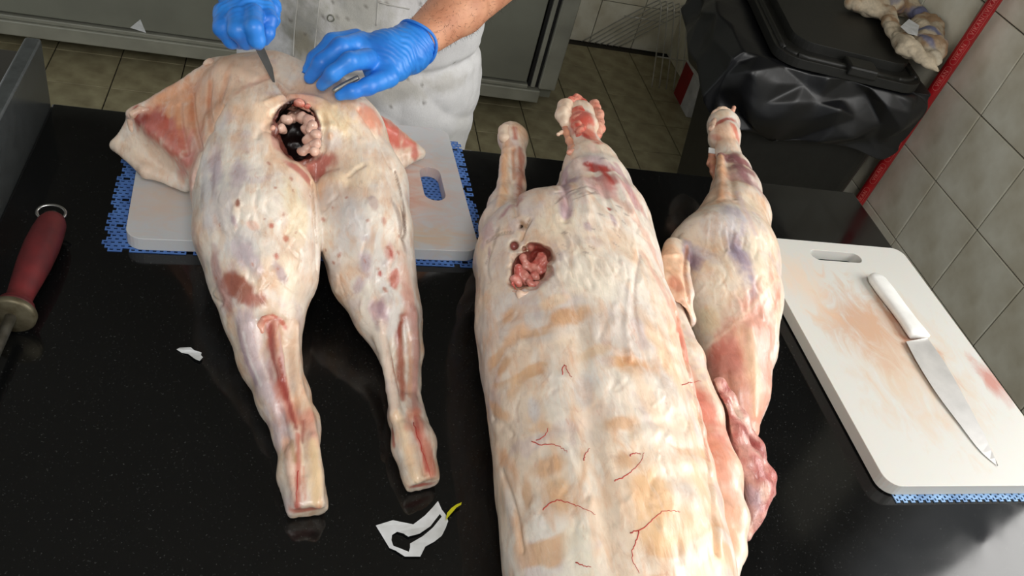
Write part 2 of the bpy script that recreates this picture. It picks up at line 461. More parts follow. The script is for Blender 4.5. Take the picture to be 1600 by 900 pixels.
M['red_plastic'] = mat('red_glossy_handle', (178, 30, 36), 0.3, scale=30)
M['red_relief'] = mat('pale_red_lettering', (214, 120, 112), 0.4)
M['bag'] = mat('black_bin_bag', (17, 18, 21), 0.4, scale=10, bump=0.3, bscale=35, spec=0.6)
M['bin'] = mat('charcoal_bin_plastic', (30, 30, 27), 0.5, scale=30, bump=0.15, bscale=90)
M['paper'] = mat('white_paper', (228, 231, 233), 0.7, var=0.03, rgb2=(200, 202, 200), scale=40)
M['yellow'] = mat('yellow_plastic', (205, 200, 30), 0.5, rgb2=(170, 165, 20))
M['fat'] = mat('soft_white_fat', (232, 205, 180), 0.4, rgb2=(205, 160, 140), scale=60, bump=0.3, bscale=160, sss=0.1, coat=0.2)
M['vein'] = mat('red_vein', (188, 74, 62), 0.4, rgb2=(160, 50, 44))
M['bone'] = mat('bone_ivory', (236, 222, 200), 0.4, rgb2=(220, 190, 165), scale=50, bump=0.2)
M['tendon'] = mat('tendon', (214, 158, 126), 0.35, rgb2=(196, 120, 96), scale=70, coat=0.3)
M['redmeat'] = mat('red_meat', (186, 74, 62), 0.4, rgb2=(222, 158, 136), scale=110, bump=0.7, bscale=160, coat=0.2)
M['pinkfat'] = mat('pink_torn_fat', (226, 176, 152), 0.38, rgb2=(196, 110, 92), scale=60, bump=0.5, bscale=160, coat=0.2)
M['skin'] = mat('skin', (205, 150, 118), 0.55, rgb2=(182, 122, 92), scale=30, bump=0.15, bscale=150, sss=0.1)
M['hair'] = mat('dark_hair', (52, 34, 24), 0.6)
M['trouser'] = mat('grey_trousers', (72, 74, 78), 0.9)
M['shoe'] = mat('black_shoe', (22, 22, 22), 0.5)
M['button'] = mat('snap_button', (150, 152, 140), 0.35, 0.6)
M['carton_white'] = mat('white_carton', (200, 200, 198), 0.6)
M['carton_red'] = mat('red_carton', (150, 24, 26), 0.6)

# ------------------------------------------------------------------ the room
P = 0.2155; WX = 1.75; BY = 3.64
def tilemesh(name, a, b, t, m):
    g = 0.004
    V, F = boxVF((g/2, g/2, 0), (a-g/2, b-g/2, t)); 
    me = bpy.data.meshes.new(name); me.from_pydata(V, [], F); me.materials.append(m)
    bm = bmesh.new(); bm.from_mesh(me)
    bmesh.ops.bevel(bm, geom=[e for e in bm.edges if all(v.co.z > t-1e-6 for v in e.verts)], offset=0.0012, segments=1, affect='EDGES')
    bm.to_mesh(me); bm.free(); return me
floor = tag(box('floor', (-1.6, -0.6, -0.06), (WX+0.15, BY+0.15, -0.004), M['grout']), kind='structure')
tm = tilemesh('tile', P, P, 0.006, M['floor_tile'])
def tile(me, loc, rot, parent):
    o = bpy.data.objects.new('tile', me); COL.objects.link(o); o.parent = parent
    o.location = Vector(loc)-Vector(BASE[parent.name]); o.rotation_euler = rot
    return o
i0 = -5
for i in range(-5, 10):
    for j in range(-8, 5):
        x = -0.40+P*i; y = 2.735+P*j
        if x+P > WX+0.02 or y+P > BY+0.06: continue
        if x < 0.85 and y < 2.0: continue
        if y < 1.0: continue
        tile(tm, (x, y, -0.006+random.uniform(0, 0.0008)), (0, 0, 0), floor)
wy0, wy1, wz0, wz1 = WIN
wl = join([boxVF((WX+.005, -0.6, 0), (WX+0.15, wy0, 2.7)), boxVF((WX+.005, wy1, 0), (WX+0.15, BY+0.15, 2.7)),
           boxVF((WX+.005, wy0, 0), (WX+0.15, wy1, wz0)), boxVF((WX+.005, wy0, wz1), (WX+0.15, wy1, 2.7))])
wall_r = tag(mk('wall_right', *wl, M['wall_grout'], smooth=False), kind='structure')
twm = tilemesh('tile', P, P, 0.006, M['wall_tile'])
tws = {}
RW = (math.pi/2, 0, -math.pi/2)     # tile local x -> -y, y -> z, normal -> -x
for i in range(-11, 10):
    for k in range(0, 11):
        y = 1.72+P*i; z = P*k
        if y > BY-0.02: continue
        if y < -0.5: continue
        y1 = min(y+P, BY); z1 = z+P
        ov_y = y < wy1 and y1 > wy0; ov_z = z < wz1 and z1 > wz0
        if ov_y and ov_z: continue
        if z > 1.6 and y > 1.5: continue
        tile(twm, (WX+0.006, y1 if y+P <= BY else y+P, z), RW, wall_r)
wall_b = tag(box('wall_back', (-1.6, BY+0.006, 0), (WX+0.15, BY+0.15, 2.7), M['wall_grout']), kind='structure')
RB = (math.pi/2, 0, 0)
for i in range(4, 10):
    for k in range(0, 6):
        x = -0.40+P*i
        if x+P > WX+0.03: continue
        tile(twm, (x+0.02, BY+0.006, P*k), RB, wall_b)
tag(box('ceiling', (-2.2, -1.6, 2.7), (WX+0.15, BY+0.15, 2.8), mat('ceiling_paint', (150, 146, 136), 0.9)), kind='structure')
# the window that lights the room
win = tag(empty('window_1', (WX+0.08, (wy0+wy1)/2, wz0)), kind='structure')
ym = (wy0+wy1)/2
for n_, lo, hi in (('frame_sill', (WX+0.01, wy0, wz0), (WX+0.14, wy1, wz0+0.05)), ('frame_head', (WX+0.04, wy0, wz1-0.05), (WX+0.12, wy1, wz1)),
                   ('frame_jamb', (WX+0.04, wy0, wz0+0.05), (WX+0.12, wy0+0.05, wz1-0.05)), ('frame_jamb', (WX+0.04, wy1-0.05, wz0+0.05), (WX+0.12, wy1, wz1-0.05)),
                   ('mullion', (WX+0.05, ym-0.03, wz0+0.05), (WX+0.11, ym+0.03, wz1-0.05))):
    box(n_, lo, hi, M['carton_white'], win, 0.004)

# ------------------------------------------------------------------ worktop
wt = tag(empty('worktop', (0.35, 0.6, 0.87)), 'black speckled granite worktop the carcasses lie on', 'worktop')
CX0, CX1, CY0, CY1 = -0.362, 1.088, 0.12, 1.231
bevel(box('slab', (CX0, CY0, 0.87), (CX1, CY1, CT), GRANITE, wt), 0.003)
ups = box('upstand', (CX0-0.022, CY0, 0.87), (CX0-0.0002, CY1-0.004, 1.012), mat('granite_painted_sheen', (72, 76, 76), 0.22, scale=60, spec=0.9), wt); bevel(ups, 0.004, 3)  # paler grey base paints in the reflected sheen of the polished granite
cb = tag(empty('counter_base', (0.35, 0.6, 0)), 'dark counter base under the black granite worktop', 'counter')
box('body', (CX0+0.03, CY0+0.05, 0.08), (CX1-0.03, CY1-0.06, 0.869), M['bin'], cb)
box('plinth', (CX0+0.06, CY0+0.1, 0.0), (CX1-0.06, CY1-0.1, 0.0795), M['rubber'], cb)
lc = tag(empty('side_table', (-0.75, 0.8, 0)), 'dark grey steel table behind the granite upstand', 'table')
box('table_top', (-1.2, 0.15, 0.862), (-0.442, 1.384, 0.895), mat('dark_table_steel', (66, 64, 60), 0.4, 0.3, scale=6), lc, 0.004)
for x in (-1.15, -0.48):
    for y in (0.2, 1.33): box('leg', (x-0.02, y-0.02, 0), (x+0.02, y+0.02, 0.8615), M['steel_dark'], lc)

# ------------------------------------------------------------------ cutting boards and mesh cloths
def board(name, c, lx, ly, ang, slot, mt, zb):
    """origin at centre of the underside; long side along local x"""
    out = rrect(-lx/2, -ly/2, lx/2, ly/2, 0.022, 6)
    sx, sl, sw = slot
    hole = rrect(sx-sw/2, -sl/2, sx+sw/2, sl/2, sw/2*0.98, 6)
    V, F = plateVF(out, 0, BT-zb, [hole])
    o = mk(name, V, F, mt, origin=(0, 0, 0), smooth=False); o.location = (c[0], c[1], zb); o.rotation_euler = (0, 0, ang)
    BASE[o.name] = np.array([c[0], c[1], zb])
    bevel(o, 0.0055, 3, 50); return o
ZB = CT+0.0022
# right board: handle end away from the camera
rc = (0.922, 0.7795); rang = math.radians(90.6)
mbR = mat_board('board_plastic_used', [(-0.02, 0.0, 0.16, 0.11, (208, 180, 152), 0.8), (0.05, 0.03, 0.09, 0.08, (196, 152, 122), 0.9), (0.00, -0.045, 0.10, 0.03, (180, 122, 96), 0.9), (-0.06, -0.14, 0.05, 0.02, (184, 100, 82), 0.9), (0.13, 0.10, 0.08, 0.05, (224, 196, 170), 0.7)])
br = tag(board('cutting_board', rc, 0.502, 0.308, rang, (0.214, 0.10, 0.026), mbR, ZB), 'white plastic cutting board with a white-handled knife on it', 'cutting board')
# left board: handle end to the right
lcn = (0.028, 1.078); lang = math.radians(3.5)
mbL = mat_board('board_plastic_stained', [(0.12, -0.01, 0.12, 0.14, (222, 176, 150), 0.75), (0.10, 0.0, 0.06, 0.10, (206, 130, 100), 0.8), (-0.2, -0.08, 0.05, 0.07, (220, 190, 165), 0.7), (0.10, -0.13, 0.14, 0.03, (220, 190, 150), 0.7)], rgb=(206, 208, 210))
bl = tag(board('cutting_board', lcn, 0.482, 0.325, lang, (0.192, 0.088, 0.034), mbL, ZB), 'white plastic cutting board beneath the left carcass', 'cutting board')
def netting(name, x0, y0, x1, y1, c, ang, mt, pitch=0.0088, ragged=0.0):
    V, F, ix = [], [], {}
    nx = int((x1-x0)/pitch); ny = int((y1-y0)/(pitch*0.8))
    h = 0.0011
    q = pitch; py_ = pitch*0.8
    for j in range(ny):
        for i in range(nx):
            ox = x0+(i+0.5*(j % 2))*q; oy = y0+j*py_
            if ragged and (i < 2 or i > nx-3 or j < 2 or j > ny-3) and random.random() < ragged: continue
            a = [(ox, oy), (ox+q, oy), (ox+q, oy+py_), (ox, oy+py_)]
            s = 0.24
            b = [(ox+q*s, oy+py_*s), (ox+q*(1-s), oy+py_*s), (ox+q*(1-s), oy+py_*(1-s)), (ox+q*s, oy+py_*(1-s))]
            n = len(V); zt = h+random.uniform(0, 0.0006)
            V += [(u, v, zt) for u, v in a]+[(u, v, zt+0.0002) for u, v in b]+[(u, v, 0.0001) for u, v in a]+[(u, v, 0.0001) for u, v in b]
            for k in range(4):
                k1 = (k+1) % 4
                F += [(n+k, n+k1, n+4+k1, n+4+k), (n+4+k, n+4+k1, n+12+k1, n+12+k), (n+8+k1, n+8+k, n+k, n+k1)[::-1]]
    o = mk(name, V, F, mt, origin=(0, 0, 0), smooth=False); o.location = (c[0], c[1], CT+0.0001); o.rotation_euler = (0, 0, ang)
    return o
tag(netting('mesh_cloth', -0.268, -0.17, 0.262, 0.165, lcn, lang-0.02, M['net'], ragged=0.12), 'blue perforated mesh cloth showing around the left cutting board', 'cloth')
tag(netting('mesh_cloth', -0.262, -0.147, 0.2, 0.14, rc, rang, M['netpale'], pitch=0.0075), 'pale blue mesh cloth edging out below the right cutting board', 'cloth')
#PART2
# ------------------------------------------------------------------ carcasses
CREAM = lin((230, 209, 186)); PEACH = lin((222, 174, 134)); WHITE = lin((234, 226, 214)); BLUEG = lin((204, 198, 196))
TAN = lin((206, 154, 106)); PINK = lin((224, 158, 138)); RED = lin((178, 78, 64)); DRED = lin((128, 46, 40)); BLOOD = lin((160, 38, 32))
PURP = lin((168, 140, 150)); LPURP = lin((196, 176, 182)); BROWN = lin((158, 92, 70)); DARK = lin((60, 26, 22)); YEL = lin((232, 214, 170))
def bvh(V, F): return BVHTree.FromPolygons(V.tolist(), F.tolist())
def hit(tree, px, py):
    d = Vector(ray(px, py)).normalized()
    h = tree.ray_cast(Vector(CAM), d)
    return None if h[0] is None else (np.array(h[0]), np.array(h[1]))
def base_paint(V, seed, warm=0.5):
    n1 = noise(V, 9, seed, 3); n2 = noise(V, 17, seed+1, 3); n3 = noise(V, 38, seed+2, 3)
    C = np.tile(CREAM, (len(V), 1))
    def mix(c, a):
        nonlocal C
        C = C*(1-a[:, None])+c*a[:, None]
    mix(WHITE, 0.75*sstep(0.45, 0.62, n1)); mix(PEACH, warm*sstep(0.52, 0.68, n2)); mix(BLUEG, 0.55*sstep(0.56, 0.72, noise(V, 12, seed+5, 3)))
    mix(WHITE, 0.5*sstep(0.55, 0.7, noise(V*np.array([3.0, 0.7, 2.0]), 30, seed+7, 3))); mix(PEACH, 0.35*sstep(0.56, 0.72, noise(V*np.array([3.0, 0.7, 2.0]), 42, seed+8, 3)))
    mix(LPURP, 0.35*sstep(0.60, 0.74, n3))
    return C
def paint(V, C, tree, items, seed=0):
    e1 = noise(V, 55, seed+20, 3)-0.5; e2 = noise(V*np.array([1, 1, 1]), 120, seed+21, 2)-0.5; st = noise(V*np.array([3.2, 0.8, 2.0]), 40, seed+23, 3)-0.5
    for it in items:
        px, py, rx, ry, ang, col, al = it[:7]; soft = it[7] if len(it) > 7 else 0.5
        h = hit(tree, px, py)
        if h is None: continue
        c, nrm = h; s = depth(c)/FPX
        # axes lying in the surface there
        u = at(px+1, py, c[2])-at(px, py, c[2]); v = at(px, py+1, c[2])-at(px, py, c[2])
        u -= nrm*(u@nrm); v -= nrm*(v@nrm)
        du = u/(np.linalg.norm(u)+1e-9); v -= du*(v@du); dv = v/(np.linalg.norm(v)+1e-9)
        a = math.radians(ang); ax = math.cos(a)*du+math.sin(a)*dv; ay = -math.sin(a)*du+math.cos(a)*dv
        # surface foreshortening: pixels along image y cover more surface
        fy = np.linalg.norm(at(px, py+1, c[2])-at(px, py, c[2]))/s
        fy = 1+(min(fy, 1.7)-1)*max(0.0, abs(nrm[2]))
        Rx = rx*s*(1+(fy-1)*abs(math.sin(a))); Ry = ry*s*(1+(fy-1)*abs(math.cos(a)))
        d = V-c
        q = np.sqrt(((d@ax)/Rx)**2+((d@ay)/Ry)**2+((d@nrm)/max(Rx, Ry)/0.9)**2)
        q = q+e1*0.8+e2*0.4+st*0.7
        w = al*(1-sstep(1-soft, 1+soft*0.6, q))
        C = C*(1-w[:, None])+np.asarray(col)*w[:, None]
    return C
def linefall(V, tree, L, wpx, wob=0.0):
    pts = []
    for p in smoothpts([np.array([a, b, 0.0]) for a, b in L], 8):
        h = hit(tree, p[0], p[1])
        if h is not None: pts.append(h[0])
    if len(pts) < 2: return None
    pts = np.array(pts); w = wpx*np.mean([depth(p) for p in pts[::4]])/FPX
    m = ((V > pts.min(0)-3*w) & (V < pts.max(0)+3*w)).all(1); idx = np.nonzero(m)[0]
    if len(idx) == 0: return None
    Q = V[idx]; best = np.full(len(Q), 9.0)
    for p, p2 in zip(pts[:-1], pts[1:]):
        e = p2-p; t = np.clip(((Q-p)@e)/(e@e+1e-12), 0, 1)
        best = np.minimum(best, ((Q-p-t[:, None]*e)**2).sum(1))
    d = np.sqrt(best)/w
    if wob: d = d+wob*(noise(Q*np.array([2.5, .8, 1.6]), 60, 91, 3)-.5)*2
    return idx, np.maximum(d, 0)
def ridges(V, N, tree, items):
    V = V.copy()
    for L, w, h in items:
        r = linefall(V, tree, L, w)
        if r is not None: V[r[0]] += N[r[0]]*(h*np.exp(-r[1]**2))[:, None]
    return V
def strokes(V, C, tree, items):
    C = C.copy()
    for L, w, col, al in items:
        r = linefall(V, tree, L, w, 0.7)
        if r is not None:
            a = (al*(1-sstep(.2, 1.45, r[1])))[:, None]; C[r[0]] = C[r[0]]*(1-a)+lin(col)*a
    return C
def veins(tree, root, lines, r=0.0007, m=None):
    for L in lines:
        pts = []
        for p in smoothpts([np.array([a, b, 0.0]) for a, b in L], 5):
            h = hit(tree, p[0]+random.uniform(-1.2, 1.2), p[1]+random.uniform(-1.2, 1.2))
            if h is not None: pts.append(h[0]+h[1]*r*0.3)
        if len(pts) > 2:
            n = len(pts); V, F = tubeVF(pts, [r*(1.25-0.85*i/n) for i in range(n)], 6)
            mk('vein', V, F, m or M['vein'], root)
def skinlump(V, N, seed, amp=0.0022):
    return V + N*((noise(V*np.array([1.6, .7, 1.3]), 34, seed, 2)-0.5)*amp*1.3 + (noise(V*np.array([2.2, .7, 1.5]), 90, seed+3, 2)-0.5)*amp*0.4)[:, None]

# ---- carcass lying on the left board, hind legs towards the camera
A = Field((-0.30, 0.40, 0.898), (0.27, 1.34, 1.21), 0.0023)
A.chain([K(392, 292, 90, BT), K(400, 365, 88, BT), K(410, 435, 75, CT, .015), K(413, 500, 54, CT, .01), K(421, 560, 43), K(443, 622, 36), K(462, 680, 29), K(469, 740, 29), K(479, 785, 25), K(486, 818, 25)], 0.012, ks=0.02)
A.chain([K(566, 292, 72, BT, .012), K(572, 368, 69, BT, .008), K(584, 430, 62, CT, .015), K(606, 490, 48, CT, .01), K(625, 545, 32), K(631, 600, 22), K(634, 650, 23), K(647, 695, 29), K(657, 742, 23), K(664, 775, 22)], 0.006, ks=0.02)
A.chain([K(452, 300, 36, BT, .07), K(456, 350, 33, BT, .06), K(462, 400, 27, BT, .05), K(462, 432, 22, CT, .06)], 0.03)
A.chain([K(528, 300, 34, BT, .07), K(530, 350, 31, BT, .06), K(534, 395, 26, BT, .05)], 0.004)
A.chain([K(402, 222, 84, BT, .02), K(522, 222, 84, BT, .02)], 0.03)
A.chain([K(400, 165, 66, BT, .05), K(500, 172, 62, BT, .05)], 0.03)
A.chain([K(372, 140, 50, z=1.045), K(430, 132, 46, z=1.05), K(478, 158, 42, z=1.05)], 0.03)
A.chain([K(345, 112, 22, z=1.04), K(420, 106, 18, z=1.06)], 0.03)
# shank tendons and muscle bellies
A.chain([K(384, 520, 24, CT, .02), K(392, 556, 20, CT, .02), K(412, 600, 14, CT, .02), K(432, 640, 10, CT, .016)], 0.004)
A.chain([K(452, 500, 12, CT, .05), K(456, 545, 10, CT, .045), K(466, 595, 9, CT, .038), K(478, 640, 9, CT, .03), K(488, 690, 9, CT, .03), K(494, 745, 9, CT, .026), K(498, 785, 8, CT, .02)], 0.004)
A.chain([K(428, 520, 10, CT, .062), K(436, 560, 9, CT, .055), K(446, 605, 8, CT, .045)], 0.004)
A.chain([K(446, 700, 12, CT, .01), K(452, 740, 12, CT, .012), K(464, 785, 10, CT, .008)], 0.004)
A.chain([K(592, 520, 12, CT, .04), K(604, 565, 9, CT, .036), K(612, 610, 8, CT, .03), K(618, 650, 10, CT, .028), K(634, 705, 11, CT, .022), K(648, 750, 10, CT, .016)], 0.004)
A.chain([K(646, 500, 16, CT, .02), K(648, 550, 12, CT, .018), K(646, 600, 8, CT, .016), K(656, 660, 10, CT, .016), K(668, 700, 10, CT, .014)], 0.004)
A.chain([K(372, 440, 34, CT, .035), K(384, 470, 26, CT, .035)], 0.005)
# flank flaps
tp = [K(335, 105, 1, z=1.055), K(212, 180, 1, z=0.985), K(318, 270, 1, z=1.0), K(182, 226, 1, z=0.945), K(292, 286, 1, z=0.945)]
A.tri(tp[0], tp[1], tp[2], 0.008, 0.02); A.tri(tp[1], tp[3], tp[4], 0.007, 0.008); A.tri(tp[1], tp[4], tp[2], 0.008, 0.012)
A.chain([K(182, 228, 9, z=0.945), K(230, 268, 10, z=0.943), K(290, 290, 9, z=0.945)], 0.008)
A.chain([K(205, 178, 8, z=0.992), K(250, 158, 9, z=1.01), K(310, 118, 9, z=1.045)], 0.008)
tq = [K(556, 172, 1, z=1.04), K(652, 238, 1, z=0.957), K(596, 255, 1, z=0.962), K(604, 192, 1, z=1.005)]
A.tri(tq[0], tq[1], tq[3], 0.007, 0.015); A.tri(tq[0], tq[1], tq[2], 0.008, 0.015)
A.chain([K(655, 240, 8, z=0.955), K(615, 262, 9, z=0.953)], 0.008)
# torn opening into the pelvis
hz = 1.095
ho = np.array(K(464, 208, 31, z=hz)); hd = ray(464, 208); hd = hd/np.linalg.norm(hd)
def along(px, py, z, r, t):
    p = np.array(K(px, py, r, z=z)); p[:3] += hd*t; return p
A.chain([along(463, 192, hz, 27, -0.05), along(463, 192, hz, 27, 0.05), along(460, 205, hz, 34, 0.13)], 0.006, op='sub')
A.chain([along(466, 228, hz, 25, -0.05), along(466, 226, hz, 25, 0.05), along(462, 215, hz, 34, 0.13)], 0.006, op='sub')
rj = random.Random(4)
for k in range(22):
    a = 2*math.pi*k/22+rj.uniform(-.1, .1); px_, py_ = 464+31.5*math.cos(a), 210+45*math.sin(a)
    A.chain([along(px_, py_, hz, rj.uniform(3, 9), -0.03), along(px_, py_, hz, rj.uniform(2, 6), 0.016+rj.uniform(0, .01))], 0.003, op='sub')
A.chain([along(474, 252, hz-0.005, 12, -0.04), along(480, 262, hz-0.005, 9, 0.02)], 0.012, op='sub')
A.chain([along(490, 268, hz-.005, 2.2, -0.01), along(492, 300, hz-.015, 2.2, 0.0), along(495, 350, hz-.02, 2.2, 0.0), along(496, 400, hz-.04, 3, 0.005)], 0.008, op='sub')
A.chain([K(484, 655, 15, lift=.012), K(487, 690, 10, lift=.016)], 0.012)
A.chain([K(640, 662, 13, lift=.012), K(636, 700, 12, lift=.008)], 0.012)
A.cut(at(481, 795, .925), at(481, 795, .925)-at(474, 740, .925)-np.array([0, 0, .008])); A.cut(at(660, 754, .925), at(660, 754, .925)-at(652, 700, .925)+np.array([.010, 0, -.008]))
A.floor(CT+0.0006)
A.floor(BT+0.0025, -0.225, 0.285, 0.885, 1.26)
VA, FA = A.mesh()
VA = relax(VA, FA, 3); NA = vnormals(VA, FA); VA2 = skinlump(VA, NA, 3)
rgA = [([(462, 510), (460, 560), (470, 610), (484, 655), (492, 700), (497, 750), (500, 788)], 8, .0045), ([(446, 540), (452, 590), (464, 640), (474, 690), (478, 740)], 5, -.004),
 ([(385, 505), (390, 540), (410, 590), (428, 632)], 18, .005), ([(406, 505), (412, 550), (426, 600), (440, 650), (448, 690)], 5, -.004), ([(430, 505), (434, 550), (442, 590)], 6, .0035),
 ([(452, 705), (456, 745), (466, 785)], 8, .003), ([(335, 235), (328, 290), (342, 360)], 10, -.0022), ([(352, 330), (372, 390), (398, 440)], 6, -.0015), ([(410, 498), (425, 494), (440, 500)], 5, .003),
 ([(596, 500), (602, 550), (612, 600), (618, 648)], 8, .0045), ([(640, 645), (654, 690), (664, 740)], 5, -.0035), ([(628, 665), (640, 702), (652, 748)], 9, .0035), ([(630, 495), (634, 550), (636, 610)], 6, -.004), ([(648, 490), (650, 550), (648, 600)], 7, .003),
 ([(617, 268), (628, 308), (633, 350), (630, 372)], 3.5, -.005), ([(345, 165), (322, 212), (306, 262), (300, 290)], 6, -.006), ([(300, 150), (303, 190), (313, 232)], 5, -.004), ([(328, 130), (326, 170), (330, 205)], 6, -.004), ([(356, 118), (346, 150), (340, 175)], 5, -.003), ([(280, 165), (283, 200), (292, 240)], 5, -.003), ([(265, 170), (262, 200)], 5, -.002),
 ([(562, 172), (590, 215), (610, 258)], 5, -.004), ([(395, 128), (428, 120), (455, 138)], 5, -.002), ([(432, 130), (447, 150), (464, 164)], 2.6, -.0035), ([(415, 160), (445, 150), (490, 152), (520, 165)], 5, .002), ([(425, 190), (410, 200), (402, 215)], 4, -.002), ([(500, 200), (520, 195), (535, 205)], 5, .002), ([(545, 275), (556, 265), (568, 258)], 3, -.0035), ([(488, 285), (491, 330), (495, 380), (496, 420)], 3, -.004)]
for k in range(26):
    x0, y0 = rj.uniform(335, 470), rj.uniform(290, 470); rgA.append(([(x0, y0), (x0+rj.uniform(-8, 12), y0+14), (x0+rj.uniform(-8, 16), y0+28)], rj.uniform(1.5, 3), rj.choice((-.0014, .001))))
for k in range(22):
    x0, y0 = rj.uniform(505, 630), rj.uniform(280, 470); rgA.append(([(x0, y0), (x0+rj.uniform(-10, 8), y0+12), (x0+rj.uniform(-14, 10), y0+26)], rj.uniform(1.5, 3), rj.choice((-.0014, .001))))
VA2 = ridges(VA2, NA, bvh(VA2, FA), rgA)
_d = VA2-ho[:3]; _s = _d@hd; _in = sstep(.025, .04, _s)*(1-sstep(.04, .045, np.linalg.norm(_d-_s[:, None]*hd, axis=1)))
VA2 = VA2+NA*(_in*(np.abs(noise(VA2, 48, 66, 2)-.5)-.2)*.03)[:, None]
VA2[:, 2] = np.maximum(VA2[:, 2], CT+0.0005)
onb = (VA2[:, 0] > -.225) & (VA2[:, 0] < .285) & (VA2[:, 1] > .88) & (VA2[:, 2] > .9205)
VA2[onb, 2] = np.maximum(VA2[onb, 2], BT+.0012); treeA = bvh(VA2, FA)
CA = base_paint(VA2, 40, 0.35)
